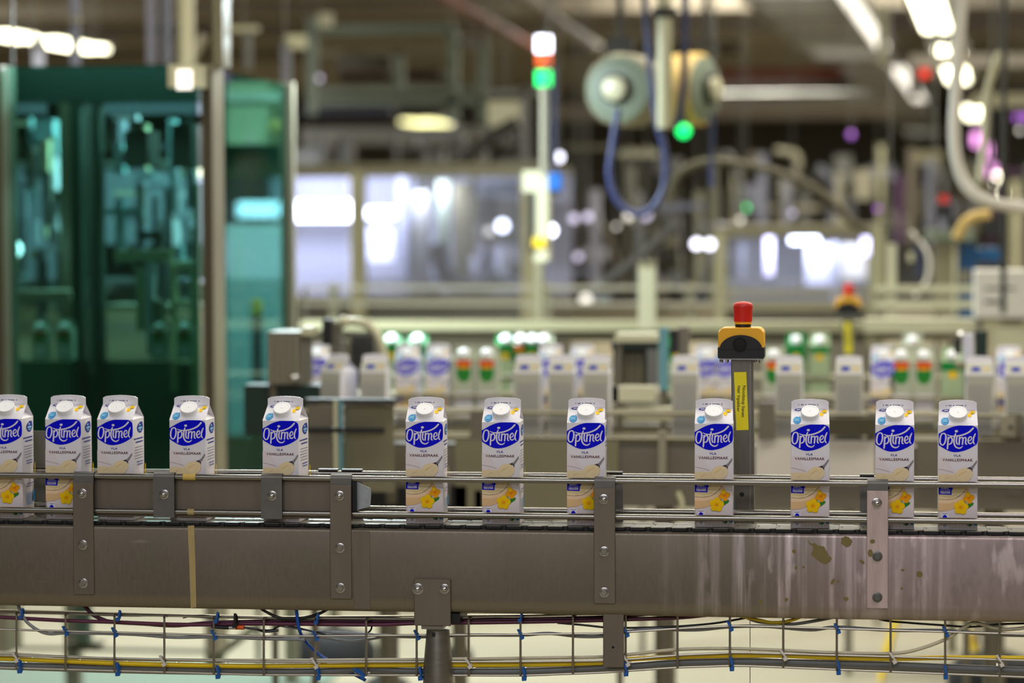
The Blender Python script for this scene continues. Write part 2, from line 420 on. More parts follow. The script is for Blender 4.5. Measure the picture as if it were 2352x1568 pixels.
def logo(mb, fn0, fn1):
    ov = [(85, 935), (180, 880), (300, 812), (420, 762), (540, 732), (660, 716), (780, 712), (880, 722), (960, 748), (1015, 785), (1036, 830), (1044, 920), (1045, 1000), (1042, 1100), (1020, 1180), (960, 1230), (850, 1295), (720, 1350), (600, 1380), (500, 1390), (400, 1380), (300, 1345), (200, 1290), (120, 1240), (85, 1205)]
    P = spline([Vector(z1(p) + (0,)) for p in ov], 3)
    poly(mb, 'p_blue', [(min(70, max(0, p.x)), min(190.4, p.y)) for p in P], fn0)
    st = [([(205, 922), (152, 955), (122, 1060), (125, 1160), (168, 1212), (215, 1195), (250, 1120), (264, 1020), (248, 945), (205, 922)], [34, 38, 44, 42, 34, 36, 42, 44, 38, 34]),
          ([(320, 1025), (312, 1160), (303, 1300)], [42, 42, 44]),
          ([(322, 1075), (352, 1032), (392, 1020), (418, 1068), (412, 1130), (382, 1178), (330, 1196)], [26, 32, 36, 42, 40, 36, 26]),
          ([(500, 930), (476, 1000), (462, 1100), (470, 1190), (505, 1255), (570, 1288), (630, 1278), (674, 1238)], [34, 42, 44, 42, 40, 36, 32, 14]),
          ([(295, 955), (360, 984), (450, 995), (540, 986), (650, 966), (760, 925), (850, 870), (928, 790)], [16, 28, 34, 38, 40, 42, 44, 46]),
          ([(533, 1020), (520, 1100), (528, 1165), (546, 1192)], [40, 40, 38, 30]),
          ([(597, 1020), (592, 1100), (585, 1192)], [40, 40, 40]),
          ([(597, 1075), (636, 1025), (672, 1028), (680, 1080), (668, 1192)], [20, 30, 36, 40, 38]),
          ([(682, 1072), (718, 1025), (752, 1032), (752, 1090), (745, 1140), (752, 1180), (776, 1190)], [20, 30, 36, 40, 38, 34, 26]),
          ([(822, 1108), (872, 1085), (892, 1035), (868, 1000), (828, 1028), (806, 1095), (826, 1160), (872, 1172), (906, 1138)], [22, 26, 28, 30, 36, 40, 38, 32, 20]),
          ([(982, 930), (948, 1010), (932, 1090), (940, 1150), (966, 1182)], [30, 42, 42, 38, 24])]
    for pts, ws in st:
        EX[0] += .00001
        for pl in ribbon([z1(p) for p in pts], [w * .065 for w in ws]): EX[0] += 3e-7; poly(mb, 'p_white', pl, fn1, False)
    poly(mb, 'p_white', [z1(p) for p in ell(520, 868, 40, 30)], fn1)
def flower(mb, fn, c, r, m1, m2, k=5, ph=.3, off2=None):
    for i in range(k):
        a = ph + 2 * PI_ * i / k; poly(mb, m1, ell(c[0] + math.cos(a) * r * .5, c[1] + math.sin(a) * r * .5, r * .5, r * .46, 16, a), fn)
    poly(mb, m2, ell(c[0], c[1], r * .3, r * .26, 12), off2 or fn)
def front_print():
    EX[0] = 0; mb = MB(); L = [front_pt(.0003)] * 8; tx = lambda: -.0003 - EX[0] - .00004
    logo(mb, L[0], L[1])
    Z = lambda pts: [(min(70, max(0, a)), b) for a, b in (z2(p) for p in pts)]
    # warm soft ground behind the bowl
    poly(mb, 'p_pink', Z([(62, 130), (200, 130), (330, 380), (330, 440), (62, 440)]), L[0])
    EX[0] += .00004
    mb.use('p_navy'); put_text(mb, 'VLA', .0038, .0125, lambda x, z: (-CW / 2 + .0334 + x, tx(), .134 + z), .00012)
    mb.use('p_brown'); put_text(mb, 'VANILLESMAAK', .0047, .0537, lambda x, z: (-CW / 2 + .0342 + x, tx(), .1256 + z), .00015)
    # bowl and custard
    poly(mb, 'p_glass', Z([(62, 880), (250, 900), (420, 850), (520, 760), (600, 700), (610, 780), (560, 880), (460, 990), (350, 1070), (200, 1115), (62, 1118)]), L[0])
    poly(mb, 'p_glass2', Z([(62, 905), (250, 915), (420, 865), (560, 740), (580, 760), (520, 850), (400, 940), (250, 975), (62, 970)]), L[1])
    poly(mb, 'p_cream', Z([(62, 440), (200, 432), (300, 442), (380, 425), (460, 470), (570, 560), (590, 640), (570, 690), (480, 800), (350, 880), (200, 902), (62, 892)]), L[2])
    poly(mb, 'p_cream2', Z([(170, 520), (220, 490), (290, 478), (250, 505), (190, 535)]), L[3])
    poly(mb, 'p_cream2', Z([(120, 850), (300, 840), (420, 780), (380, 840), (250, 880)]), L[3])
    for pl in ribbon([z2(p) for p in [(68, 892), (200, 908), (350, 885), (480, 805), (572, 690)]], [.7, .9, .9, .9, .8]): poly(mb, 'p_line', [(max(0, a), b) for a, b in pl], L[4])
    for pl in ribbon([z2(p) for p in [(70, 345), (200, 370), (340, 408)]], [.4, .5, .4]): poly(mb, 'p_line', pl, L[4])
    poly(mb, 'p_cream', Z([(370, 470), (380, 400), (430, 350), (520, 322), (600, 330), (660, 368), (682, 430), (660, 500), (600, 560), (480, 580), (400, 540)]), L[4])
    poly(mb, 'p_cream2', Z([(410, 480), (450, 420), (540, 380), (580, 370), (520, 420), (450, 470)]), L[5])
    poly(mb, 'p_grey', Z([(755, 172), (758, 215), (680, 335), (650, 345), (632, 310), (680, 270)]), L[3])
    poly(mb, 'p_dark', Z([(565, 326), (638, 302), (650, 330), (628, 345), (600, 332)]), L[5])
    poly(mb, 'p_dark', Z([(648, 325), (668, 330), (678, 390), (650, 355)]), L[5])
    # flowers and leaf
    poly(mb, 'p_leaf', Z([(575, 1000), (620, 965), (700, 955), (690, 995), (620, 1045), (590, 1060)]), L[3])
    for pl in ribbon([z2(p) for p in [(520, 930), (550, 960), (600, 1000)]], [1.2, 1.2, 1.2]): poly(mb, 'p_leaf', pl, L[3])
    flower(mb, L[4], z2((612, 872)), 10.5, 'p_flower2', 'p_orange', 4, .25, L[5])
    poly(mb, 'p_flower', ell(*z2((592, 800)), 3.6, 4.6, 14, .3), L[5])
    flower(mb, L[5], z2((470, 1045)), 13.5, 'p_flower', 'p_flower2', 5, .2, L[6])
    # blue claim badge
    poly(mb, 'p_blue', Z([(66, 600), (320, 600), (322, 715), (303, 730), (298, 815), (66, 808)]), L[5])
    mb.use('p_white'); c = z2((150, 708)); put_text(mb, '0%', .0068, .0075, lambda x, z: (-CW / 2 + c[0] / 1000 + x, tx(), c[1] / 1000 + z), .0003)
    c1 = z2((220, 706)); put_text(mb, 'VET', .0022, .006, lambda x, z: (-CW / 2 + c1[0] / 1000 + x, tx(), c1[1] / 1000 + z), .0002)
    poly(mb, 'p_white', Z([(95, 722), (280, 722), (280, 727), (95, 727)]), L[6])
    for s_, yy in (('GEEN SUIKER', 766), ('TOEGEVOEGD', 792)):
        c2 = z2((185, yy)); mb.use('p_white'); put_text(mb, s_, .0020, .0178, lambda x, z, c2=c2: (-CW / 2 + c2[0] / 1000 + x, tx(), c2[1] / 1000 + z), .0002)
    # round seal low on the left
    poly(mb, 'p_white', Z(ell(180, 1205, 76, 76)), L[3])
    poly(mb, 'p_blue', Z([(180 + 42 * math.cos(a), 1240 - 55 * math.sin(a)) for a in [PI_ * i / 12 for i in range(13)]]), L[4])
    poly(mb, 'p_text', Z([(130, 1158), (230, 1158), (222, 1170), (138, 1170)]), L[4])
    poly(mb, 'p_white', Z([(112, 1290), (252, 1290), (245, 1440), (118, 1440)]), L[2])
    for yy in (1365, 1390): poly(mb, 'p_text', Z([(150, yy), (210, yy), (210, yy + 14), (150, yy + 14)]), L[4])
    poly(mb, 'p_green', Z(ell(628, 1352, 46, 38)), L[3]); poly(mb, 'p_white', Z(ell(622, 1345, 28, 22)), L[4]); poly(mb, 'p_dark', Z(ell(632, 1352, 20, 14)), L[5])
    poly(mb, 'p_cyan', Z([(700, 1335), (745, 1330), (790, 1350), (770, 1372), (705, 1375)]), L[3])
    for xx in range(330, 700, 60): poly(mb, 'p_line', Z([(xx, 1390), (xx + 3, 1390), (xx + 3, 1450), (xx, 1450)]), L[1])
    poly(mb, 'p_line', Z([(250, 1402), (760, 1402), (760, 1405), (250, 1405)]), L[1])
    return mb
def roof_print():
    EX[0] = 0; mb = MB(); f0, f1, f2 = roof_pt(.0004), roof_pt(.0006), roof_pt(.0008)
    poly(mb, 'p_cyan', ell(11.2, 10.6, 7.2, 10.2), f0); poly(mb, 'p_cyan', ell(17.6, 19.5, 2.6, 3.4, 12), f0)
    poly(mb, 'p_cyan2', ell(10.6, 11.2, 6.0, 8.2), f1); poly(mb, 'p_cyan', ell(10.8, 11.2, 5.2, 7.1), f2)
    for s_, w in (('PUNT', 10.2), ('VOOR', 6.8)):
        pass
    poly(mb, 'p_white', ell(17.6, 19.5, 1.5, 2, 10), f2)
    f3 = roof_pt(.001)
    for w in (12, 8): poly(mb, 'p_cyan2', [(7, w), (15, w), (15, w + 2.6), (7, w + 2.6)], f3)
    pts = [(6, 39), (9, 42), (14, 43), (21, 43.2), (20, 38), (14, 36), (9, 37)]
    poly(mb, 'p_navy', pts, f0); poly(mb, 'p_white', [(9, 39), (12, 41), (18, 41), (17, 38.6), (12, 38)], f1)
    for c in ((54.6, 27), (61, 35)): flower(mb, f0, c, 5.3, 'p_flower', 'p_flower', 5, .4)
    poly(mb, 'p_leaf', [(57, 30), (62, 31), (65, 33), (60, 32)], f1)
    poly(mb, 'p_line', [(50, 41.5), (66, 41.5), (66, 41.9), (50, 41.9)], f0)
    # stamped date on the fin
    ff = lambda x, z: (x, CW / 2 - .0019, CH + RISE + .0055 + z)
    mb.use('p_text')
    rr = random.Random(3); x = -.021
    while x < .014:
        w = rr.choice((.0014, .002, .0026)); mb.add([ff(x, 0), ff(x + w, 0), ff(x + w, .0022), ff(x, .0022)], [(0, 1, 2, 3)]); x += w + rr.choice((.0005, .0007, .003))
    return mb
def side_print(mk=side_pt):
    EX[0] = 0; mb = MB(); f0, f1 = mk(.0004), mk(.0006)
    poly(mb, 'p_navy', [(u, v) for u, v in ((58, 183), (62, 176), (60, 168), (50, 162.5), (38, 163), (27, 168), (24, 174), (30, 179), (45, 183.5))], f0)
    for u, v, ru, rv in ((42, 178, 6, 1.4), (44, 172, 13, 2.2), (44, 167.5, 9, 1)): poly(mb, 'p_p' if 0 else 'p_cyan2', ell(u, v, ru, rv, 12), f1)
    rr = random.Random(5)
    def line(v, h, u0, u1, m):
        u = u0
        while u < u1:
            w = rr.uniform(3, 8); poly(mb, m, [(u, v), (min(u + w, u1), v), (min(u + w, u1), v + h), (u, v + h)], f0); u += w + 1.6
    line(151.5, 2.6, 6, 62, 'p_navy'); line(145, 2.6, 16, 60, 'p_navy')
    for i in range(5): line(136 - i * 5.2, 1.3, 10, 60, 'p_text')
    line(108, 1.8, 22, 58, 'p_navy'); line(103, 1.8, 24, 58, 'p_navy')
    for pl in ribbon([(22 + 18 * math.cos(a), 76 + 16 * math.sin(a)) for a in [2.4 + .35 * i for i in range(12)]], [.8] * 12): poly(mb, 'p_navy', pl, f0)
    line(78, 1.6, 30, 50, 'p_text'); line(64, 1.6, 20, 62, 'p_navy'); line(59, 1.2, 20, 62, 'p_text')
    for i in range(9): line(46 - i * 2.6, 1.2, 16, 50, 'p_cyan')
    poly(mb, 'p_cyan', [(58, 30), (67, 30), (67, 50), (58, 50)], f0)
    poly(mb, 'p_flower', [(66, 70), (70, 70), (70, 104), (66, 100)], f0)
    return mb
def back_print():
    EX[0] = 0; mb = MB(); f0, f1 = back_pt(.0004), back_pt(.0006)
    poly(mb, 'p_pale', [(1, 4), (69, 4), (69, 186), (1, 186)], f0)  # grey of the shaded carton back, roof too, put into the colour
    r0_, r1_ = back_roof(.0004), back_roof(.0007)
    poly(mb, 'p_pale', [(1, 1), (69, 1), (68, 42), (2, 42)], r0_)
    poly(mb, 'p_navy', [(14, 8), (36, 8), (38, 20), (34, 26), (16, 26)], r1_); poly(mb, 'p_tanflower', ell(52, 17, 6, 8, 12), r1_)
    rr = random.Random(9)
    for i in range(30):
        v = 160 - i * 4.6; u = 8
        while u < 62:
            w = rr.uniform(4, 14); poly(mb, 'p_text', [(u, v), (min(u + w, 64), v), (min(u + w, 64), v + 1), (u, v + 1)], f1); u += w + 2
    return mb
def cap_mesh():
    mb = MB(); c = Vector((0, CW / 2 * (.023 / SL), CH + RISE * (.023 / SL)))
    mb.lathe(c - NRM * .0005, [(.0185, 0), (.0185, .0012), (.0172, .0016), (.0172, .0045), (.0168, .005), (.0168, .0118), (.0160, .013), (.0135, .0131), (.0130, .0127)], NRM, 40)
    mb.lathe(c + NRM * .0123, [(.0012, 0), (.0010, .0006)], NRM, 10)
    return mb
def make_carton(label, loc, rz, group=None):
    t = thing('custard_carton', label, 'carton', (0, 0, 0), group)
    carton_body().build('carton_body', 'carton', t)
    cap_mesh().build('screw_cap', 'cap_white', t, True)
    front_print().build('front_print', None, t); roof_print().build('roof_print', None, t)
    side_print().build('side_print', None, t); back_print().build('back_print', None, t)
    freeze(t); t.location = loc; t.rotation_euler = (0, 0, rz); return t

# ------------------------------------------------------------------ the hall
mat('floor', (140, 131, 108), .6, 0, .08, 1.2, .03)
mat('ceil', (146, 138, 122), .8, 0, .1, .8)
mat('wall', (150, 144, 130), .7, 0, .1, 1)
mat('wall_front', (150, 142, 130), .7, 0, .2, .6)
X0, X1, Y0_, Y1_, ZC = -24, 14, -5, 62, 3.95
struct(MB().box((X0, Y0_, -.1), (X1, Y1_, 0)), 'floor', 'floor')
struct(MB().box((X0, Y0_, ZC), (X1, Y1_, ZC + .1)), 'ceiling', 'ceil')
struct(MB().box((X0, Y1_, 0), (X1, Y1_ + .1, ZC)), 'wall_back', 'wall')
struct(MB().box((X0 - .1, Y0_, 0), (X0, Y1_, ZC)), 'wall_left', 'wall')
struct(MB().box((X1, Y0_, 0), (X1 + .1, Y1_, ZC)), 'wall_right', 'wall')
struct(MB().box((X0, Y0_ - .1, 0), (X1, Y0_, ZC)), 'wall_front', 'wall_front')

# ------------------------------------------------------------------ main conveyor
YC = 4.932                        # front face of the cartons
YF, YR = YC - .0135, YC + .0835   # guide rods
YB = 4.908                        # outer face of the side beam
ZB = onY(976, 1203, YC).z         # top of the slat chain
XL, XR = -1.95, .62
def zf(x, y, Y): return onY(x, y, Y).z
ORGC = Vector((-.67, YC, 0))
conv = thing('conveyor', 'long steel conveyor frame carrying the sharp row of white cartons across the photo', 'conveyor', ORGC)
ztop = zf(1176, 1218.5, YB); zbot = zf(1176, 1411, YB)
def beam(y, sgn, name):
    m = MB(); t = .0025; r = .006; prof = []
    # C-channel: top lip turned inward, face, bottom lip turned inward
    pts = [(y + sgn * .026, ztop)]
    for i in range(5):
        a = PI_ / 2 * i / 4; pts.append((y + sgn * (r - r * math.sin(a)), ztop - r + r * math.cos(a)))
    for i in range(6):
        a = PI_ / 2 * i / 5; R = .012; pts.append((y + sgn * (R - R * math.cos(a)), zbot + R - R * math.sin(a)))
    pts.append((y + sgn * .03, zbot))
    inner = [(p[0] + sgn * t * .9, p[1] + (-t if p[1] > (ztop + zbot) / 2 else t) * (1 if i in (0, 1, len(pts) - 1, len(pts) - 2) else .0)) for i, p in enumerate(pts)]
    ring = pts + inner[::-1]; k = len(ring)
    vs = [(XL, a, b) for a, b in ring] + [(XR, a, b) for a, b in ring]
    n1 = len(pts)
    fs = [(i, (i + 1) % k, k + (i + 1) % k, k + i) for i in range(k)]
    if sgn < 0: fs = [tuple(reversed(f)) for f in fs]
    m.add(vs, fs)
    m.org = None
    # material frame: texture z = 0 at the top of the plate, x in world metres
    me = bpy.data.meshes.new(name); og = ORG[conv.name]
    o0 = Vector((0, y, ztop)); me.from_pydata([(v[0] - o0.x, v[1] - o0.y, v[2] - o0.z) for v in m.v], [], m.f)
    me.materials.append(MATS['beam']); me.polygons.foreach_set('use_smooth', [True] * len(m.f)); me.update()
    try: me.set_sharp_from_angle(angle=math.radians(40))
    except Exception: pass
    o = bpy.data.objects.new(name, me); COL.objects.link(o); o.parent = conv; o.location = o0 - og; ORG[o.name] = o0; return o
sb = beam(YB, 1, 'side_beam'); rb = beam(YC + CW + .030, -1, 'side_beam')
wear = MB().box((XL, YC - .004, ZB - .016), (XR, YC + .012, ZB - .006)).box((XL, YC + .05, ZB - .016), (XR, YC + .066, ZB - .006))
wear.build('wear_strip', 'chain_dark', conv)
for i in range(6):
    x = -1.9 + i * .45; MB().cyl((x, YB + .003, .90), (x, YC + CW + .027, .90), .009, n=10).build('cross_rod', 'steel', conv, True)
# guide rods
for yy, Y in ((1100.4, YF), (1181.7, YF), (1089, YR), (1168.9, YR)):
    z = zf(976, yy, Y); MB().cyl((XL, Y, z), (XR, Y, z), .0058, n=20).build('guide_rod', 'rod', conv, True)
zrt, zrb = zf(976, 1100.4, YF), zf(976, 1181.7, YF)
def hexbolt(par, p, r=.0068, dull=False, washer=True, dome=True):
    m = MB(); x, y, z = p
    if washer: m.lathe((x, y, z), [(r * 1.35, 0), (r * 1.35, .0012), (r * 1.2, .0015)], (0, -1, 0), 18)
    m.lathe((x, y - .0012, z), [(r, 0), (r, .004), (r * .85, .0055)], (0, -1, 0), 6)
    if dome: m.lathe((x, y - .006, z), [(r * .62, 0), (r * .58, .002), (r * .3, .0035), (r * .05, .0038)], (0, -1, 0), 12)
    m.build('bolt', 'bolt_dull' if dull else 'bolt', par, True)
YS = YB - .0032
def strip(x0, x1, yt, yb, bolts, mname, rod_clamp=True, dull=False):
    a = onY(x0, (yt + yb) / 2, YS); b = onY(x1, (yt + yb) / 2, YS); zt, zb_ = zf((x0 + x1) / 2, yt, YS), zf((x0 + x1) / 2, yb, YS)
    m = MB().bbox((a.x, YS, zb_), (b.x, YB - .0002, zt), .0008)
    p = m.build('bracket_strip', mname, conv)
    for j, (bx_, by_) in enumerate(bolts):
        q = onY(bx_, by_, YS); hexbolt(p, (q.x, YS, q.z), dull=dull and j > 0, dome=(j == 0))
    return a.x, b.x
def hook(xa, xb, zlow, mname='clamp', Y=YF, bolt=None):
    # plate bent over the upper rod: front leaf, rounded top, back leaf
    r = .0075; prof = [(Y - .0098, zlow)]
    zt = zrt + .001
    for i in range(9):
        a = PI_ - PI_ * i / 8; prof.append((Y + r * 1.25 * math.cos(a) , zt + r * math.sin(a)))
    prof.append((Y + .0094, zrb - .004))
    inner = [(y * 1 + (.0016 if y < Y - .004 else -.0016 if y > Y + .004 else 0), z - (.0016 if abs(y - Y) < .008 and z > zt + .003 else 0)) for y, z in prof]
    ring = prof + inner[::-1]; k = len(ring)
    vs = [(xa, y, z) for y, z in ring] + [(xb, y, z) for y, z in ring]; n1 = len(prof)
    fs = [(i, k + i, k + (i + 1) % k, (i + 1) % k) for i in range(k)]
    for i in range(n1 - 1): fs.append((i, i + 1, k - 2 - i, k - 1 - i)); fs.append((k + i + 1, k + i, 2 * k - 1 - i, 2 * k - 2 - i))
    o = MB().add(vs, fs).build('rod_clamp', mname, conv, False)
    if bolt: hexbolt(o, (bolt.x, Y - .0098, bolt.z))
    return o
SPL = [((168, 215), 1109, 1365, [(189, 1133), (190, 1251), (191, 1339)], 'beam2'), ((758, 807), 1114, 1375, [(780, 1138), (781, 1258), (782, 1350)], 'beam2'),
       ((1364, 1413), 1121, 1386, [(1387, 1146), (1388, 1266), (1388, 1360)], 'beam2'), ((1991, 2040), 1127, 1397, [(2014, 1155), (2015, 1277), (2015, 1371)], 'steel_pink')]
mat('beam2', (132, 122, 110), .46, .82, .1, 9, .05, (6, 1, .5), rvar=.05)
for (x0, x1), yt, yb, bl, mn in SPL:
    xa, xb = strip(x0, x1, yt, yb, bl, mn, dull=mn == 'steel_pink'); hook(xa + .0005, xb - .0005, zrt - .022, 'clamp')
for x0, x1, bx_, by_ in ((355, 403, 377, 1135), (602, 650, 625, 1138)):
    a, b = onY(x0, 1130, YF), onY(x1, 1130, YF); h = hook(a.x, b.x, zrb - .010, 'clamp', YF, onY(bx_, by_, YF - .0098))
# flat guide plate behind the front rods, with its flared end
pa, pb = onY(216, 1140, YC - .006), onY(812, 1140, YC - .006)
gp = MB().bbox((pa.x, YC - .0068, zrb - .0105), (pb.x, YC - .0052, zrt + .004), .0004)
g = gp.build('guide_plate', 'beam2', conv)
fa = onY(812, 1140, YC - .006); fb = onY(850, 1140, YC - .035)
zt_, zb_ = zrt - .004, zrb + .008
MB().prism([(fa.x, YC - .0068, zb_ - .004), (fa.x, YC - .0068, zt_), (fa.x + .013, YC - .018, zt_ - .004), (fa.x + .013, YC - .018, zb_)], (0, .0014, 0)).prism(
    [(fa.x + .013, YC - .018, zb_ + .001), (fa.x + .013, YC - .018, zt_ - .004), (fb.x, YC - .03, zt_ - .012), (fb.x + .001, YC - .03, zt_ - .024), (fb.x - .001, YC - .03, zb_ + .008)], (0, .0014, 0)).build('flared_end', 'galv', conv)
# plastic edge block seen dark beside the flare
MB().box((fa.x - .002, YC - .017, zb_ - .002), (fa.x + .008, YC - .0075, zt_)).build('spacer_block', 'black', conv)
# rear clamps and flat tabs on the rear rod
for x0, x1, full in ((731, 776, 0), (785, 832, 1), (1385, 1430, 1), (1975, 2008, 1), (75, 112, 2)):
    zz = zf(976, 1089, YR); a = onY(x0, 1090, YR); b = onY(x1, 1090, YR); m = MB()
    m.box((a.x, YR - .006, zz + .0062), (b.x, YR + .012, zz + .0086))
    if full: m.box((a.x, YR + .0075, ZB - .03), (b.x, YR + .0105, zz + .0062 + (.07 if full == 2 else 0)))
    m.build('rear_clamp', 'clamp' if full < 2 else 'steel_dark', conv)
# overlap joint plate on the beam
a, b = onY(812, 1300, YB), onY(850, 1300, YB)
MB().bbox((a.x, YB - .0009, zbot + .006), (b.x, YB - .0001, ztop - .004), .0003).build('joint_plate', 'beam2', conv)
# stains of dried product on the plate
for i, (cx_, cy_, rx_, ry_, rot) in enumerate(((1884, 1268, 17, 25, -.35), (1898, 1284, 14, 10, .2), (1868, 1252, 5, 13, -.8), (1944, 1244, 13, 12, .3), (1824, 1266, 5, 5, 0), (1828, 1303, 3, 4, .3), (1846, 1302, 3, 3, 0),
                                               (1913, 1335, 4, 8, .5), (1925, 1335, 3, 3, 0), (1943, 1375, 6, 5, 0), (1980, 1290, 7, 4, .7), (2073, 1309, 4, 3, 0), (2071, 1351, 3, 3, 0), (2112, 1318, 8, 7, .6), (1747, 1382, 5, 6, 0), (1806, 1377, 4, 5, 0))):
    rr = random.Random(i); pts = []
    n = 18 if rx_ > 8 else 10
    for k in range(n):
        w = 2 * PI_ * k / n; f = 1 + rr.uniform(-.16, .16) * (1 if rx_ > 8 else .5)
        px, py = rx_ * f * math.cos(w), ry_ * f * math.sin(w); c_, s_ = math.cos(rot), math.sin(rot)
        pts.append(onY(cx_ + px * c_ - py * s_, cy_ + px * s_ + py * c_, YB - .0004))
    if i == 0: pts = [onY(1750 + a / 3.907, 1200 + b / 3.907, YB - .0004) for a, b in ((405, 152), (440, 188), (480, 183), (500, 205), (560, 213), (575, 250), (600, 290), (628, 320), (612, 350), (568, 376), (520, 352), (480, 322), (450, 292), (440, 286), (455, 250), (460, 215), (425, 190))]
    if i in (1, 2): continue
    MB().prism(pts, (0, .0003, 0)).build('stain', 'stain', sb)
# drip on the bracket
MB().prism([onY(x, y, YS - .0004) for x, y in ell(1999, 1270, 6, 9, 12)], (0, .0003, 0)).build('stain', 'stain', sb)
MB().prism([onY(x, y, YS - .0004) for x, y in ell(2004, 1243, 6, 5, 12)], (0, .0003, 0)).build('stain', 'stain', sb)
# leg with its mounting plate
YL = YB - .006
a, b = onY(951, 1380, YL), onY(1035, 1380, YL); zt_, zb_ = zf(993, 1329, YL), zf(993, 1437, YL)
lg = MB().bbox((a.x, YL, zb_), (b.x, YB - .0005, zt_), .001).build('leg_bracket', 'beam2', conv)
for (x, y), r in (((960, 1352), .0075), ((1021, 1352), .0068)):
    q = onY(x, y, YL); hexbolt(lg, (q.x, YL, q.z), r)
q = onY(960, 1352, YL); MB().lathe((q.x, YL, q.z), [(.0108, 0), (.0108, .001)], (0, -1, 0), 20).build('washer', 'bolt', lg, True)
MB().box((b.x - .004, YB + .004, zb_ + .004), (b.x + .016, YB + .09, zb_ + .022)).build('cross_tube', 'black', conv)
a, b = onY(968, 1440, YL), onY(1018, 1440, YL)
MB().box((a.x, YL - .002, zb_ - .006), (b.x, YB + .04, zb_)).build('cap_plate', 'steel', conv)
c0 = onY(1006, 1444, YB + .02); c1 = onY(1006, 1600, YB + .02)
MB().lathe((c0.x, YB + .02, 0), [(.03, .012), (.03, .80 - .3), (.029, c0.z - .12), (.0275, c0.z - .07), (.0225, c0.z - .015), (.0215, c0.z - .001)], (0, 0, 1), 28).lathe(
    (c0.x, YB + .02, 0), [(.055, 0), (.055, .012), (.03, .02)], (0, 0, 1), 24).build('leg', 'steel', conv, True)
q = onY(995, 1457, YL); MB().box((q.x - .003, YB - .0035, q.z - .004), (q.x + .003, YB - .001, q.z + .003)).build('slot_mark', 'chain_dark', conv)
# hanger plate with hole
YH = YB + .004
a, b = onY(1385, 1470, YH), onY(1433, 1470, YH); zt_, zb_ = zf(1409, 1405, YH), zf(1409, 1532, YH)
hp = MB().bbox((a.x, YH, zb_), (b.x, YH + .003, zt_), .001).build('hanger_plate', 'beam2', conv)
q = onY(1408, 1486, YH); MB().lathe((q.x, YH + .0002, q.z), [(.0042, 0), (.0042, .0006), (.003, .0006), (.003, .0001)], (0, -1, 0), 14).build('hole_rim', 'steel', hp, True)
MB().lathe((q.x, YH, q.z), [(.003, 0), (.003, .0003)], (0, -1, 0), 12).build('hole', 'chain_dark', hp)
# masking tape bits
def tape(pts, Y, label, mn):
    m = MB().prism([onY(x, y, Y) for x, y in pts], (0, .0004, 0)); solo(m, 'masking_tape', label, 'tape', mn)
tape([(431, 1207), (446, 1206), (449, 1300), (451, 1394), (438, 1396), (435, 1300)], YB - .0008, 'yellowed strip of masking tape stuck vertically down the side beam', 'tape_pale')
def ringtape(x0, x1, z, label, mn):
    a, b = onY(x0, 1100, YF), onY(x1, 1100, YF); solo(MB().cyl((a.x, YF, z), (b.x, YF, z), .0063, n=18), 'masking_tape', label, 'tape', mn, None, True)
ringtape(421, 450, zrt, 'yellow tape wrapped round the upper guide rod, above the long tape strip', 'tape')
ringtape(431, 446, zrb, 'pale tape wrapped round the lower guide rod between two clamps', 'tape_pale')

# slat chain
chain = thing('slat_chain', 'dark grey slat chain of hinged links the sharp row of cartons rides on', 'conveyor chain', (-.67, YC, ZB))
PITCH_ = .0381; n = int((XR - XL) / PITCH_)
cy0, cy1 = YC - .012, YC + .072
def link():
    g_ = .0009; w = PITCH_ - g_; t = .0042
    P = [(0, cy0), (w * .72, cy0), (w * .72, cy0 + .005), (w, cy0 + .009), (w, cy0 + .030), (w + .006, cy0 + .034), (w + .006, cy0 + .050), (w, cy0 + .054), (w, cy1 - .009), (w * .72, cy1 - .005), (w * .72, cy1), (0, cy1),
         (0, cy1 - .028), (.0062, cy1 - .032), (.0062, cy0 + .032), (0, cy0 + .028)]
    m = MB().use('chain'); m.prism([(x, y, ZB - .0014) for x, y in P], (0, 0, .0014)); m.use('chain_dark'); Q = [(x, y + (.0006 if y < cy0 + .001 else 0)) for x, y in P]  # dark lower slab: shade of the link sides put into its colour
    m.prism([(x, y, ZB - t - .002) for x, y in Q], (0, 0, t + .0006)); m.cyl((w * .9, cy0 + .001, ZB - .005), (w * .9, cy0 + .012, ZB - .005), .0034, n=8)
    m.box((.004, cy0 + .025, ZB - .02), (w - .006, cy0 + .058, ZB - t)); return m
l0 = link(); m0 = l0.build('chain_link', None, chain)
for i in range(n):
    o = m0 if i == 0 else m0.copy()
    if i: COL.objects.link(o)
    o.location = (XL + .01 + i * PITCH_, 0, 0)

# the twelve cartons of the row: pixel x of the front face centre, turn in degrees
ROW = [(12, 0, 'white custard carton cut off by the left edge of the photo'),
       (147, 0, 'white custard carton behind the leftmost bracket strip, second of the row'),
       (266, -2, 'white custard carton just right of the leftmost bracket strip, third of the row'),
       (432.5, 0, 'white custard carton above the long masking tape strip, between two rod clamps'),
       (646, -3, 'white custard carton standing behind the second small rod clamp'),
       (975.5, 2.5, 'white custard carton standing above the tapered conveyor leg'),
       (1150.5, 1.3, 'white custard carton next on the right from the one above the leg'),
       (1346, 3, 'white custard carton half hidden by the bracket strip above the hanger plate'),
       (1639.5, 2, 'white custard carton overlapping the sharp emergency stop post'),
       (1860.5, 2, 'white custard carton with a glaring cap above the splashed part of the beam'),
       (2054.5, 0, 'white custard carton partly hidden by the pinkish bracket strip'),
       (2200, 0, 'white custard carton at the right end of the sharp row')]
c0_ = None
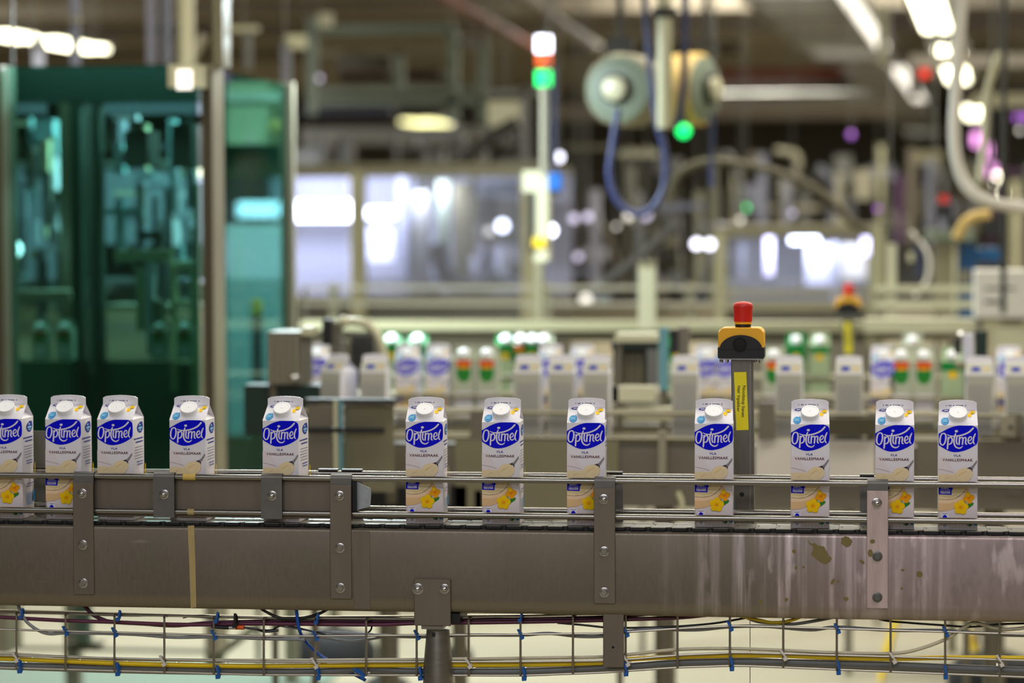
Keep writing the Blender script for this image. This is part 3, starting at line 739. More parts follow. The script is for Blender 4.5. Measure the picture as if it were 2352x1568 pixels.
for x, rot, lab in ROW:
    p = onZ(x, 1203, ZB)
    q = onY(x, 1203 + (x - 976) * .0125, YC)
    loc = (q.x, YC, ZB + .0001)
    if c0_ is None: c0_ = make_carton(lab, loc, math.radians(rot), 'sharp row of custard cartons')
    else: copy_tree(c0_, loc, math.radians(rot), lab, 'sharp row of custard cartons')

# ------------------------------------------------------------------ emergency stop post just behind the conveyor
YP = YC + CW + .085
est = thing('emergency_stop_post', 'sharp emergency stop button on a grey post with a yellow Dutch label', 'emergency stop', (onY(1706, 1200, YP).x, YP, 0))
lean = .0105
px0, px1 = onY(1679, 830, YP).x, onY(1728.5, 830, YP).x; zpt = zf(1704, 824, YP)
m = MB(); w = px1 - px0
def ls(z): return (zpt - z) * lean
for (ya, yb_) in ((YP, YP + w),):
    vs = []
    for z in (.87, zpt): vs += [(px0 + ls(z), YP + .001, z), (px0 + .0015 + ls(z), YP, z), (px1 - .0015 + ls(z), YP, z), (px1 + ls(z), YP + .001, z), (px1 + ls(z), YP + w, z), (px0 + ls(z), YP + w, z)]
    m.add(vs, [(0, 1, 7, 6), (1, 2, 8, 7), (2, 3, 9, 8), (3, 4, 10, 9), (4, 5, 11, 10), (5, 0, 6, 11), (6, 7, 8, 9, 10, 11), (5, 4, 3, 2, 1, 0)])
post = m.build('post', 'steel_dark', est)
MB().box((px1 - .009 + ls(.95), YP - .0006, .3), (px1 - .0075 + ls(.95), YP, zpt - .01)).build('edge_seam', 'steel', est)
MB().prism([onY(x, y, YP - .0006) for x, y in ((1685.7, 854.6), (1714, 854), (1719.6, 986.8), (1691, 988))], (0, .0004, 0)).build('yellow_label', 'label_yellow', post)
def vtext(s_, cx_, y0, y1, cap, name):
    mb = MB(); Vv, F, wd = text_mesh(s_, cap / .7, .00012); L_ = (y1 - y0) / 1195; k = L_ / wd
    c = onY(cx_, (y0 + y1) / 2, YP - .0009); an = lean * 3.2
    mb.add([(c.x + z - (-1) * (-x * k) * an * -1 * -1, YP - .0009, c.z - x * k) for x, z in Vv], F); mb.build(name, 'ink_black', post)
vtext('Noodstop banen', 1704.5, 886, 957, .0062, 'label_text'); vtext('naar inpakker', 1693.5, 886, 945, .0062, 'label_text')
q = onY(1704, 1135, YP); MB().lathe((q.x, YP, q.z), [(.0046, 0), (.0046, .0003)], (0, -1, 0), 16).build('hole', 'chain_dark', post)
MB().bbox((px0 + .002, YC + CW + .0302, .89), (px1 - .002, YP + .002, .896), .001).bbox((px0 + .002, YC + CW + .0302, .935), (px1 - .002, YP + .002, .941), .001).build('mounting_bracket', 'steel', est)
# housing
hx0, hx1 = onY(1650, 790, YP).x, onY(1755, 790, YP).x; hz0, hz1 = zf(1704, 822, YP), zf(1704, 752, YP); hc = (hx0 + hx1) / 2; hm = hz0 + (hz1 - hz0) * .4
YH0 = YP - .012; HD = .062
def roundbox(x0, x1, z0, z1, rt, y0, y1):
    P = [(x0, z0), (x1, z0)]
    for i in range(7): a = PI_ / 2 * i / 6; P.append((x1 - rt + rt * math.cos(a), z1 - rt + rt * math.sin(a)))
    for i in range(7): a = PI_ / 2 + PI_ / 2 * i / 6; P.append((x0 + rt + rt * math.cos(a), z1 - rt + rt * math.sin(a)))
    m = MB(); k = len(P); cxx = (x0 + x1) / 2; czz = (z0 + z1) / 2
    vs = [(cxx + (x - cxx) * .96, y0, czz + (z - czz) * .96) for x, z in P] + [(x, y0 + .003, z) for x, z in P] + [(x, y1, z) for x, z in P]
    fs = [tuple(range(k)), tuple(range(3 * k - 1, 2 * k - 1, -1))]
    for q_ in range(2): fs += [(q_ * k + (i + 1) % k, q_ * k + i, (q_ + 1) * k + i, (q_ + 1) * k + (i + 1) % k) for i in range(k)]
    return m.add(vs, fs)
roundbox(hx0, hx1, hz0 + .016, hz1, .012, YH0, YH0 + HD).build('yellow_housing', 'estop_yellow', est, True)
m = MB().bbox((hx0 - .0006, YH0 - .0006, hz0), (hx1 + .0006, YH0 + HD + .0006, hm - .002), .001)
arc = [(hc + .040 * math.cos(a), hm - .006 + .027 * math.sin(a)) for a in [PI_ * i / 20 for i in range(21)]]
m.prism([(x, YH0 - .0022, z) for x, z in arc], (0, .004, 0)); m.build('black_base', 'black', est)
m = MB(); m.lathe((hc - .002, YH0 - .0022, hm + .003), [(.0135, 0), (.0135, .0012), (.0118, .0012), (.0118, .0003), (.0105, .0003), (.0105, .001), (.009, .0014)], (0, -1, 0), 28); m.build('round_plug', 'blackmatte', est, True)
m = MB().box((hx0 + .002, YP - .008, hz0 - .0028), (hx1 - .001, YP + .05, hz0)); m.build('mounting_plate', 'galv', est)
for i, x in enumerate((hx0 + .006, hx0 + .015, hx1 - .016, hx1 - .008)):
    MB().lathe((x, YP - .003 + .03 * (i % 2), hz0 - .0028), [(.0038, 0), (.0038, .004), (.002, .006 + .002 * (i % 2))], (0, 0, -1), 10).build('screw', 'bolt', est, True)
bc = (onY(1705.5, 720, YP).x, YH0 + .03)
zr0, zr1 = zf(1705, 740, YP), zf(1705, 694, YP); R_ = (onY(1728.5, 720, YP).x - onY(1683, 720, YP).x) / 2
MB().lathe((bc[0], bc[1], hz1), [(R_ * .80, 0), (R_ * .80, .008)], (0, 0, 1), 28).build('black_collar', 'black', est, True)
MB().lathe((bc[0], bc[1], hz1 + .006), [(R_ * .86, 0), (R_ * .86, zr0 - hz1 - .004)], (0, 0, 1), 28).build('yellow_ring', 'estop_yellow', est, True)
hh = zr1 - zr0
MB().lathe((bc[0], bc[1], zr0 + .001), [(R_ * .93, 0), (R_ * .94, hh * .3), (R_ * .97, hh * .62), (R_, hh * .72), (R_ * .99, hh * .8), (R_ * .90, hh * .9), (R_ * .6, hh * .97), (R_ * .1, hh)], (0, 0, 1), 32).build('red_button', 'red', est, True)

# ------------------------------------------------------------------ wire cable tray and its cables
YT = YB + .016
CXS = [-80, 38, 150.5, 263, 377.5, 491, 606, 724, 841, 957, 1076.5, 1195.6, 1316, 1437, 1556, 1676.5, 1799, 1922, 2045.6, 2171, 2296, 2420]
def ip(tab, x):
    for (a, b), (c, d) in zip(tab, tab[1:]):
        if x <= c: return b + (d - b) * (x - a) / (c - a)
    return tab[-1][1]
T1 = [(-120, 1404), (0, 1406), (600, 1418), (950, 1421), (1200, 1414), (1440, 1408), (1676, 1398), (2352, 1415), (2500, 1420)]
T2 = [(-120, 1443), (0, 1445), (600, 1461), (1200, 1456.5), (1390, 1454), (1440, 1451), (1560, 1443), (1700, 1436.5), (2352, 1456), (2500, 1461)]
T3 = [(-120, 1502), (0, 1504.5), (600, 1520), (1200, 1519), (1385, 1517), (1440, 1514), (1560, 1504), (1700, 1498), (2352, 1516), (2500, 1521)]
T4 = [(-120, 1531), (0, 1533), (600, 1549.5), (1200, 1551), (1385, 1544), (1560, 1532), (1700, 1528), (2352, 1554.5), (2500, 1560)]
tray = thing('wire_cable_tray', 'wavy steel wire mesh cable tray hanging below the conveyor beam', 'cable tray', (-.67, YT, 0))
for T, dy in ((T1, .016), (T2, .0035), (T3, .0035), (T4, .0035)):
    MB().tube([onY(x, ip(T, x), YT + dy) for x in range(-110, 2500, 60)], .0021, 8, 2).build('long_wire', 'wire', tray, True)
for dy in (.05, .09):
    MB().tube([onY(x, ip(T4, x) , YT) + Vector((0, dy, 0)) for x in range(-110, 2500, 60)], .0021, 6, 2).build('floor_wire', 'wire', tray, True)
MB().tube([onY(x, ip(T2, x), YT) + Vector((0, .11, .02)) for x in range(-110, 2500, 60)], .0021, 6, 2).build('back_wire', 'wire', tray, True)
for x in CXS:
    up = onY(x, ip(T1, x) + 10, YT); t0 = onY(x + 7, ip(T1, x) + 1, YT + .016); bt = onY(x, ip(T4, x), YT)
    back = bt + Vector((0, .108, .004)); bup = back + Vector((0, .004, .05))
    MB().tube([t0, t0 + Vector((-.003, -.008, .001)), up + Vector((0, 0, .004)), up, up.lerp(bt, .5), bt + Vector((0, 0, .006)), bt + Vector((0, .004, 0)), bt + Vector((0, .05, 0)), back], .0022, 8, 3).build('cross_wire', 'wire', tray, True)
def cable(name, label, pts, dia, mn, dy=.012, flat=1.0, k=6):
    m = MB().tube([onY(p[0], p[1], YT + (p[2] if len(p) > 2 else dy)) for p in pts], dia / 2000, 10, k, flat)
    return solo(m, name, label, 'cable', mn, None, True)
cable('power_cable', 'purple cable lying along the top of the wire tray from the left edge', [(-60, 1415), (0, 1417), (153, 1425), (255, 1428), (380, 1433), (485, 1434), (600, 1432), (855, 1434), (952, 1431), (1046, 1430), (1194, 1428), (1378, 1424), (1442, 1422), (1557, 1418), (1640, 1410), (1760, 1398), (1900, 1396)], 7.5, 'purple', .014)
cable('power_cable', 'purple cable dropping from behind the beam into the tray near the left', [(188, 1385), (198, 1395), (212, 1410), (235, 1422), (262, 1428), (330, 1432), (400, 1436), (485, 1430), (600, 1427), (700, 1424), (900, 1426), (1150, 1423), (1400, 1417), (1520, 1405), (1620, 1398)], 8, 'purple', .026)
cable('signal_cable', 'light grey cable curving down into the tray at the far left', [(40, 1380), (44, 1396), (52, 1414), (66, 1432), (90, 1448), (115, 1455), (160, 1453), (300, 1456), (400, 1463), (500, 1462), (600, 1466), (700, 1468)], 6.5, 'cable_grey', .006)
cable('signal_cable', 'slack grey cable tied along the second tray wire on the right half', [(760, 1452), (860, 1458), (960, 1462), (1076, 1458), (1196, 1458), (1260, 1454), (1330, 1461), (1390, 1460), (1440, 1450), (1500, 1445), (1600, 1446), (1676, 1439), (1760, 1438), (1860, 1446), (1922, 1440), (2045, 1447), (2171, 1448), (2290, 1457), (2420, 1460)], 6.5, 'cable_grey', .011)
cable('signal_cable', 'thin grey cable sagging below the second wire at the left', [(600, 1463), (660, 1468), (724, 1462), (800, 1472), (860, 1466), (900, 1458)], 4.5, 'cable_grey', .016)
cable('flat_cable', 'cream cable above the yellow one that lifts away in a loop at the right', [(-60, 1498), (0, 1500), (150, 1508), (306, 1514), (600, 1516), (850, 1515), (1076, 1513), (1200, 1511), (1385, 1508), (1440, 1503), (1560, 1491), (1676, 1489), (1800, 1493), (1930, 1499), (2045, 1500), (2100, 1493), (2171, 1468), (2215, 1440), (2240, 1430), (2290, 1443), (2330, 1444), (2420, 1432)], 6.5, 'cable_cream', .009)
cable('bus_cable', 'bright yellow cable running the whole length of the tray', [(-60, 1509), (0, 1511.6), (150, 1518), (306, 1524), (485, 1528), (600, 1529), (855, 1527), (1194, 1526), (1384, 1521), (1440, 1514), (1557, 1508), (1677, 1505), (1797, 1505), (1916, 1509.7), (2044, 1512), (2172, 1510), (2352, 1511), (2420, 1513)], 9, 'cable_yellow', .011)
cable('thick_cable', 'thick dark grey cable resting on the bottom of the tray', [(-60, 1524), (0, 1527), (306, 1533), (600, 1541), (760, 1540), (840, 1535), (932, 1540), (1046, 1541), (1194, 1541), (1384, 1533), (1440, 1530), (1557, 1521), (1700, 1518), (1800, 1520), (1916, 1522.5), (2044, 1526), (2172, 1531.5), (2352, 1539), (2420, 1542)], 12.5, 'cable_thick', .02)
cable('thick_cable', 'second thick grey cable lying behind the first on the tray floor', [(-60, 1530), (300, 1541), (600, 1545), (900, 1543), (1194, 1546), (1384, 1540), (1557, 1529), (1700, 1524), (1916, 1529), (2172, 1540), (2420, 1549)], 9, 'cable_grey', .045)
cable('black_cable', 'black cable sagging in an arc under the beam left of the leg', [(596, 1395), (612, 1405), (638, 1417), (670, 1420), (705, 1417), (735, 1408), (757, 1396)], 5.5, 'cable_black', .01)
cable('black_cable', 'thin black cable rising behind the hanger plate to the right', [(1280, 1430), (1340, 1435), (1400, 1441), (1470, 1441), (1557, 1438), (1640, 1431), (1700, 1421), (1750, 1412)], 4, 'cable_black', .018)
cable('black_cable', 'thin black cable swinging below the beam at the far right', [(1990, 1410), (2030, 1424), (2090, 1430), (2160, 1435), (2230, 1439), (2300, 1433), (2400, 1430)], 4, 'cable_black', .018)
cable('black_cable', 'short black cable loop between two tray wires left of the leg', [(602, 1446), (625, 1446), (640, 1438), (660, 1436), (720, 1450), (760, 1458), (830, 1458), (851, 1447), (853, 1432), (848, 1418)], 3.4, 'cable_black', .02)
cable('thin_cable', 'thin pale wire waving over the top tray wire left of the leg', [(420, 1419), (460, 1412), (520, 1418), (600, 1420), (700, 1424), (780, 1416), (830, 1418), (880, 1417), (950, 1421)], 2.2, 'cable_grey', .02)
cable('thin_cable', 'thin grey wire lying along the top tray wire at the left', [(-60, 1409), (60, 1407), (150, 1410), (300, 1414), (380, 1413), (500, 1420)], 3, 'cable_grey', .02)
cable('thin_cable', 'thin grey wires crossing the mesh beside the blue hose', [(640, 1437), (700, 1446), (760, 1452), (820, 1456), (880, 1460)], 3.0, 'cable_grey', .022)
cable('air_hose', 'bright blue hose dropping from the beam through the tray', [(680, 1392), (682, 1410), (686, 1440), (697, 1466, .02), (720, 1492, .03), (748, 1513, .03), (790, 1536, .03), (840, 1562, .03)], 6.5, 'hose_blue', .004)
cable('yellow_green_cable', 'short yellow and green cable hanging at the beam between brackets', [(1690, 1412), (1745, 1424), (1770, 1429), (1800, 1428), (1830, 1420), (1850, 1410)], 6, 'cable_yellow', .012)
cable('signal_cable', 'pale grey cable slanting up behind the beam right of the yellow one', [(1715, 1418), (1745, 1428), (1800, 1432), (1830, 1432), (1880, 1424), (1930, 1414)], 6, 'cable_grey', .02)
cn = thing('cable_connector', 'black plug connector with an orange ring, tied to the purple cable', 'connector', onY(540, 1441, YT))
m = MB().tube([onY(486, 1438, YT + .004), onY(505, 1440, YT + .004), onY(526, 1441, YT + .004)], .0036, 10, 2); m.build('plug_body', 'cable_black', cn, True)
MB().cyl(onY(526, 1441, YT + .004), onY(541, 1441, YT + .004), .0034, n=10).build('metal_sleeve', 'bolt', cn, True)
MB().cyl(onY(541, 1440.5, YT + .004), onY(561, 1440.5, YT + .004), .0042, n=12).build('orange_ring', 'orange', cn, True)
MB().tube([onY(561, 1440.5, YT + .004), onY(590, 1445, YT + .005), onY(610, 1450, YT + .012), onY(640, 1447, YT + .02)], .0024, 8, 4).build('lead', 'cable_black', cn, True)
def tie(x, y, mn, label, tilt=0.0, s_=1.0, grp=None):
    c = onY(x, y, YT - .001); m = MB(); ct, st_ = math.cos(tilt), math.sin(tilt)
    def P(a, b, d): return Vector((c.x + (a * ct - b * st_) * s_, c.y + d, c.z + (a * st_ + b * ct) * s_))
    ring = [P(.0016 * math.sin(w * .5), .0085 * math.cos(w), -.0045 + .012 * (1 - math.sin(w)) * .5) for w in [2 * PI_ * i / 12 for i in range(13)]]
    m.tube(ring, .0019 * s_, 6)
    h = [P(a, b, -.006) for a, b in ((-.0032, -.0105), (.0032, -.0105), (.0032, -.0045), (-.0032, -.0045))]; m.prism(h, (0, .005, 0))
    t_ = [P(a, b, -.005) for a, b in ((-.0015, .001), (.0015, .001), (.0022, .010), (-.001, .0105))]; m.prism(t_, (0, .002, 0))
    solo(m, 'cable_tie', label, 'cable tie', mn, grp)
NEAR = {150: 'between the light grey cable and the second cross wire', 263: 'near where the purple cable drops in', 491: 'left of the orange ringed plug', 724: 'right beside the blue hose', 957: 'just left of the conveyor leg',
        1195: 'midway between leg and hanger plate', 1437: 'just right of the hanger plate', 1676: 'below the streaked part of the beam', 1922: 'below the big splash stain', 2171: 'below the right end, beside the cream loop'}
for x, w in NEAR.items(): tie(x, ip(T2, x) - 1, 'blue', 'blue tie, second wire, ' + w, .5, 1, 'blue cable ties')
for x, w in ((45, 'at the far left'), (270, 'under the third cross wire'), (500, 'under the orange ringed plug'), (730, 'under the blue hose'), (825, 'lying sideways left of the leg'), (965, 'touching the conveyor leg'), (1203, 'between leg and hanger plate'), (1437, 'at the foot of the hanger plate'),
             (1680, 'below the streaked part of the beam'), (1925, 'below the big splash stain'), (2171, 'near the black machine foot at right')):
    tie(x, ip(T4, x) - 5, 'blue', 'blue tie, bottom wire, ' + w, .1 if x != 825 else .9, 1.25, 'blue cable ties')
for x, w in ((50, 'at the far left'), (273, 'where the purple cable drops in'), (498, 'left of the black tie'), (728, 'beside the blue hose'), (1196, 'between leg and hanger plate')):
    tie(x, ip(T1, x) + 1, 'blue', 'blue tie, top wire, ' + w, -.2, 1, 'blue cable ties')
for x, w in ((35, 'at the far left'), (373, 'between the third and fifth cross wires'), (722, 'below the blue hose'), (1075, 'right of the conveyor leg'), (1438, 'beside the hanger plate foot'), (1799, 'under the yellow and green cable'), (2050, 'where the cream cable lifts off'), (2296, 'at the far right')):
    tie(x, ip(T3, x) + 2, 'tie_white', 'white tie round the yellow cable, ' + w, .5, 1.1, 'white cable ties')
tie(540, 1424, 'black', 'black tie round the purple cable above the orange ring', 0, 1.3)
# ------------------------------------------------------------------ materials of the hall behind
mat('olive', (128, 122, 96), .45, .3, .12, 3); mat('olive_lt', (154, 149, 116), .45, .2, .1, 3); mat('olive_dk', (70, 64, 44), .6, .1, .15, 3)
mat('alu', (156, 150, 130), .4, .4, .1, 4); mat('alu_shade', (74, 68, 50), .5, .3, .1, 4); mat('panel_grey', (120, 114, 100), .4, .5, .12, 3)
mat('panel_lt', (214, 208, 196), .45, .1, .06, 3); mat('lav', (200, 200, 216), .5, 0, .2, 2.2); mat('lav_dk', (120, 122, 138), .5, 0, .2, 3)
mat('cream', (194, 190, 158), .4, .1, .08, 5); mat('greengrey', (112, 122, 104), .5, 0, .12, 5); mat('tan', (196, 164, 92), .5, 0, .1, 6)
mat('cab_green', (22, 84, 60), .5, 0, .25, 2); mat('dkgreen', (10, 38, 28), .5, 0, .2, 3); mat('teal_box', (120, 150, 160), .5, 0, .2, 3); mat('grey', (110, 110, 106), .5, .2, .15, 4); mat('dkgrey', (56, 54, 50), .6, .1, .2, 4)
mat('cab_blue', (0, 74, 124), .45, 0, .08, 4); mat('dkblue', (34, 42, 74), .5, 0, .12, 6); mat('hoseblue', (42, 50, 92), .45, 0, .1, 6)
mat('redbrown', (120, 48, 30), .6, 0, .15, 2); mat('brown_dk', (34, 20, 10), .8, 0, .2, 2); mat('lav_mid', (150, 150, 166), .5, 0, .25, 2.5); mat('beam_br', (108, 100, 86), .7, 0, .12, 1); mat('purple_dk', (70, 40, 74), .6, 0, .2, 2)
mat('yellow', (226, 190, 20), .45, 0, .08, 6); mat('teal_plastic', (96, 146, 156), .4, 0, .1, 6); mat('mat_green', (96, 112, 96), .6, 0, .12, 1.5); mat('duct', (122, 122, 118), .4, .5, .12, 2)
def em(name, rgb, st): return mat(name, rgb, .5, 0, 0, 8, emit=rgb, est=st)
em('tube_warm', (255, 250, 214), 9); em('tube_cool', (232, 238, 255), 9); em('lamp_white', (236, 236, 255), 5); em('lamp_green', (0, 235, 110), 2.2); em('lamp_orange', (236, 90, 10), .7)
em('lamp_pink', (226, 150, 220), 3); em('lamp_purple', (150, 90, 190), 1.2); em('lamp_red', (235, 50, 30), 1.2); em('lamp_soft', (244, 238, 226), 1.6); em('lamp_lav', (214, 206, 236), 1.3)
glass('green_glass', (.36, .60, .53), .05, .03, (.01, .08, .05), .08); glass('clear_pane', (.86, .88, .95), .05, .05, (.6, .62, .72), .12)

def pb(m, x0, y0, x1, y1, Y, dep=.05):
    a = onY(x0, y0, Y); b = onY(x1, y1, Y); return m.box((a.x, Y, b.z), (b.x, Y + dep, a.z))
STAND = {'blue_cabinet', 'cream_railing', 'pale_post', 'sensor_post', 'silver_guide', 'handrail', 'guide_arch', 'machine_line', 'back_screen', 'yellow_marker', 'cream_housing', 'steel_box', 'guard_plate'}
HANG = {'blue_valve', 'light_spot', 'row_lamp', 'hanging_frame', 'hanger_pole', 'green_beacon', 'thin_conduit', 'air_hose', 'black_motor', 'arched_conduit', 'yellow_pipe', 'white_spot', 'inner_lamp', 'cable_bundle', 'ceiling_frame', 'hanging_post', 'hanging_pipe'}
def multi(name, label, cat, D, parts, group=None):
    xs = [p[2] for p in parts if isinstance(p[2], (int, float))] or [1176]; Y = YD(sum(xs) / len(xs), D)
    if name in ('side_panel', 'dark_boxes'): Y = Yc2 - .034
    t = thing(name, label, cat, (onY(sum(xs) / len(xs), 700, Y).x, Y, 0), group)
    for p in parts:
        nm, mn = p[0], p[1]; m = MB(); sm = False
        if nm == 'label' : nm = 'sign'
        kind = p[-1] if isinstance(p[-1], str) else 'box'
        if kind == 'box': x0, y0, x1, y1 = p[2:6]; dy = p[6] if len(p) > 6 else 0; dep = p[7] if len(p) > 7 else .05; pb(m, x0, y0, x1, y1, Y + dy, dep)
        elif kind == 'tube': pts, r = p[2], p[3]; m.tube([onY(q[0], q[1], Y + (q[2] if len(q) > 2 else 0)) for q in pts], r, 10, 6 if len(pts) > 2 else 0); sm = True
        elif kind == 'cyl': # vertical cylinder: xc, y0, y1, r, dy
            xc, y0, y1, r, dy = p[2:7]; a = onY(xc, y0, Y + dy); b = onY(xc, y1, Y + dy); m.lathe((a.x, Y + dy, b.z), [(r * .92, 0), (r, r * .15), (r, a.z - b.z - r * .25), (r * .9, a.z - b.z)], (0, 0, 1), 20); sm = True
        elif kind == 'ball': xc, yc, r, dy = p[2:6]; a = onY(xc, yc, Y + dy); m.lathe((a.x, Y + dy, a.z), [(r * math.sin(w), -r * math.cos(w)) for w in [PI_ * (i + .5) / 9 for i in range(9)]], (0, 0, 1), 14); sm = True
        m.build(nm, mn, t, sm)
        if name in STAND and p is parts[0]:
            v = min(m.v, key=lambda q: q[2]); MB().cyl((v[0] + .012, v[1] + .015, 0), (v[0] + .012, v[1] + .015, v[2] + .004), .010, n=8).build('support_post', 'panel_grey', t, True)
        if name in HANG and p is parts[0]:
            i = max(range(len(m.v)), key=lambda k: m.v[k][2]); v = m.v[i]; MB().cyl((v[0], v[1] + .004, v[2] - .004), (v[0], v[1] + .004, ZC), .004, n=6).build('hanger_rod', 'grey', t)
    return t

# ---- simple far conveyor with the same build as the front one
def far_conveyor(label, Y, xa, xb, zb, legs, plate='panel_grey', rod='rod_far', h=.15, brackets=()):
    a = onY(xa, 900, Y).x; b = onY(xb, 900, Y).x
    t = thing('conveyor', label, 'conveyor', ((a + b) / 2, Y, 0))
    MB().bbox((a, Y - .02, zb - .01 - h), (b, Y - .017, zb - .008), .001).build('side_beam', plate, t)
    MB().bbox((a, Y + .087, zb - .01 - h), (b, Y + .09, zb - .008), .001).build('side_beam', plate, t)
    MB().box((a, Y - .012, zb - .006), (b, Y + .082, zb)).build('belt', 'chain', t)
    for dy in (-.013, .083):
        for dz in (.018, .084): MB().cyl((a, Y + dy, zb + dz), (b, Y + dy, zb + dz), .006, n=10).build('guide_rod', rod, t, True)
    for x in brackets:
        c = onY(x, 900, Y).x; MB().bbox((c - .02, Y - .026, zb - .12), (c + .02, Y - .0225, zb + .09), .001).build('bracket_strip', plate, t)
    for x in legs:
        c = onY(x, 1450, Y).x
        lg = MB().cyl((c, Y + .035, 0.02), (c, Y + .035, zb - .1), .024, n=14).build('leg', 'panel_grey', t, True)
        MB().lathe((c, Y + .035, 0), [(.075, 0), (.075, .012), (.05, .03), (.024, .04)], (0, 0, 1), 18).build('foot', 'black', lg, True)
    return t
ZB2, ZB3, ZB4 = ZB - .028, ZB - .04, ZB - .045
Yc2, Yc3, Yc4 = YD(1200, 7.1), YD(1200, 7.95), YD(1300, 9.0)
far_conveyor('blurred steel conveyor just behind the sharp one, with back-turned cartons', Yc2, 690, 2700, ZB2, (890, 1522, 2280), 'panel_grey', brackets=(1100, 1700, 2010, 2330))
far_conveyor('second blurred conveyor back, carrying cartons with blue ovals', Yc3, 700, 2700, ZB3, (1052, 1532, 2290), 'olive')
far_conveyor('third blurred conveyor back, carrying green and orange packs', Yc4, 700, 2700, ZB4, (884, 2276), 'olive')

# ---- cartons on the far conveyors
WORDS = {}
def farcarton(x, Y, rz, label):
    zb = ZB2 if Y == Yc2 else ZB3
    q = onY(x, 900, Y); copy_tree(c0_, (q.x, Y + (.07 if abs(rz) > 2 else 0), zb + .0005), rz, label, 'blurred custard cartons behind')
BACKC = [(857, 3.14, 'blurred pale carton back by the curved white tube, second from the cabin'), (1211, 3.14, 'leftmost of three blurred back-turned cartons between the sharp ones'),
         (1289, 3.14, 'middle of three blurred back-turned cartons, above the bracket strip area'), (1369, 3.14, 'rightmost of the three blurred back-turned cartons, beside the silver guide'),
         (1573, 3.14, 'blurred back-turned carton left of the emergency stop post'), (1812, 3.14, 'blurred back-turned carton just right of the emergency stop post'),
         (1950, 3.14, 'blurred back-turned carton with a glaring top below the far emergency stop'), (2250, 3.14, 'blurred back-turned carton near the right edge'), (2342, 3.14, 'blurred back-turned carton cut by the right edge')]
for x, r, l in BACKC: farcarton(x, Yc2, r, l)
farcarton(786, Yc2 + .0, 3.14 - .5, 'blurred carton turned cornerwise at the end of the row by the steel box')
for x, l in ((726, 'blurred oval-marked carton half behind the cornerwise one'), (934, 'left of the two blurred oval-fronted cartons by the curved tube'), (1004, 'right of the two blurred oval-fronted cartons by the curved tube'),
             (1262, 'blurred oval-fronted carton peeping between the first two back-turned ones'), (1335, 'blurred oval-fronted carton peeping before the silver guide'), (1622, 'blurred oval-fronted carton left of the emergency stop post'),
             (1668, 'blurred oval-fronted carton partly behind the emergency stop post'), (2028, 'blurred oval-fronted carton with a bright cap right of centre of the far row'), (2318, 'blurred oval-fronted carton close to the right edge')):
    farcarton(x, Yc3, 0, l)
def yog(label, x, Y, zb, h=.17, wide=.042, style=0, group='green and orange yoghurt packs'):
    t = thing('yoghurt_pack', label, 'carton', (0, 0, 0), group); w = wide / 2
    m = MB(); sh = h * .81
    vs = [(-w, -w, 0), (w, -w, 0), (w, w, 0), (-w, w, 0), (-w, -w, sh), (w, -w, sh), (w, w, sh), (-w, w, sh), (-w * .98, 0, sh + w * .8), (w * .98, 0, sh + w * .8)]
    m.add(vs, [(0, 3, 2, 1), (0, 1, 5, 4), (1, 2, 6, 5), (2, 3, 7, 6), (3, 0, 4, 7), (4, 5, 9, 8), (6, 7, 8, 9), (5, 6, 9), (7, 4, 8)]); m.box((-w * .98, -.0015, sh + w * .8), (w * .98, .0015, sh + w * .8 + .016))
    m.build('carton_body', ('p_paleg', 'p_green', 'p_ltgreen')[style], t)
    m = MB(); EX[0] = 0; f = lambda u, v: (u, -w - .0004 - EX[0], v)
    if style == 0:
        poly(m, 'p_green', ell(0, sh * .80, w * .66, sh * .15, 24), f); poly(m, 'p_leaf', ell(0, sh * .74, w * .5, sh * .08, 20), f); poly(m, 'p_red', [(-w * .64, sh * .9), (w * .64, sh * .9), (w * .68, sh), (-w * .68, sh)], f); poly(m, 'p_flower2', ell(0, sh * .89, w * .5, sh * .025, 16), f)
        poly(m, 'p_white', [(-w * .8, .01), (w * .8, .01), (w * .8, sh * .5), (-w * .8, sh * .5)], f)
    else:
        poly(m, 'p_ltgreen', [(-w * .9, .01), (w * .9, .01), (w * .9, sh * .74), (-w * .9, sh * .74)], f); poly(m, 'p_flower', ell(0, sh * .8, w * .4, sh * .06, 14), f); poly(m, 'p_green', [(-w, sh * .86), (w, sh * .86), (w, sh), (-w, sh)], f)
    m.build('front_print', None, t)
    n_ = Vector((0, -.62, .78)); MB().lathe((0, -w * .5, sh + w * .4), [(w * .52, 0), (w * .52, .013), (w * .46, .0145)], n_, 20).build('screw_cap', 'cap_white', t, True)
    freeze(t); t.location = (onY(x, 900, Y).x, Y + w, zb + .0005); return t
YP_ = [(1065, Yc3, 0, 'orange and green pack, left of a pair, right of the oval cartons'), (1118, Yc3, 0, 'orange and green pack, right of a pair, right of the oval cartons'), (1195, Yc4, 0, 'orange and green pack above the leftmost back-turned carton'), (1247, Yc4, 0, 'orange and green pack above the gap between two back-turned cartons'),
       (1777, Yc3, 0, 'orange and green pack right beside the emergency stop housing'), (1828, Yc4, 1, 'all green pack, left of two behind the back-turned carton'), (1882, Yc4, 2, 'pale green pack, right of two behind the back-turned carton'), (2070, Yc3, 0, 'orange and green pack with glaring cap, right of the oval carton'),
       (2096, Yc4, 0, 'orange and green pack standing between and behind two brighter ones'), (2122, Yc3, 0, 'orange and green pack, last before the pale green one'), (2188, Yc3, 2, 'large pale green pack with a bright white top near the right'), (958, Yc4, 1, 'green topped pack behind the left oval carton'), (1160, Yc4, 1, 'green sided pack behind the pair at centre'),
       (1222, Yc4, 1, 'green pack squeezed between two orange and green ones'), (898, Yc4, 1, 'green pack seen behind the curved white tube'), (1555, Yc4, 1, 'green pack behind the teal plastic strip')]
for i, (x, Y, stl, l) in enumerate(YP_):
    yog('blurred ' + l, x, Y, ZB3 if Y == Yc3 else ZB4, .232, .066, stl)

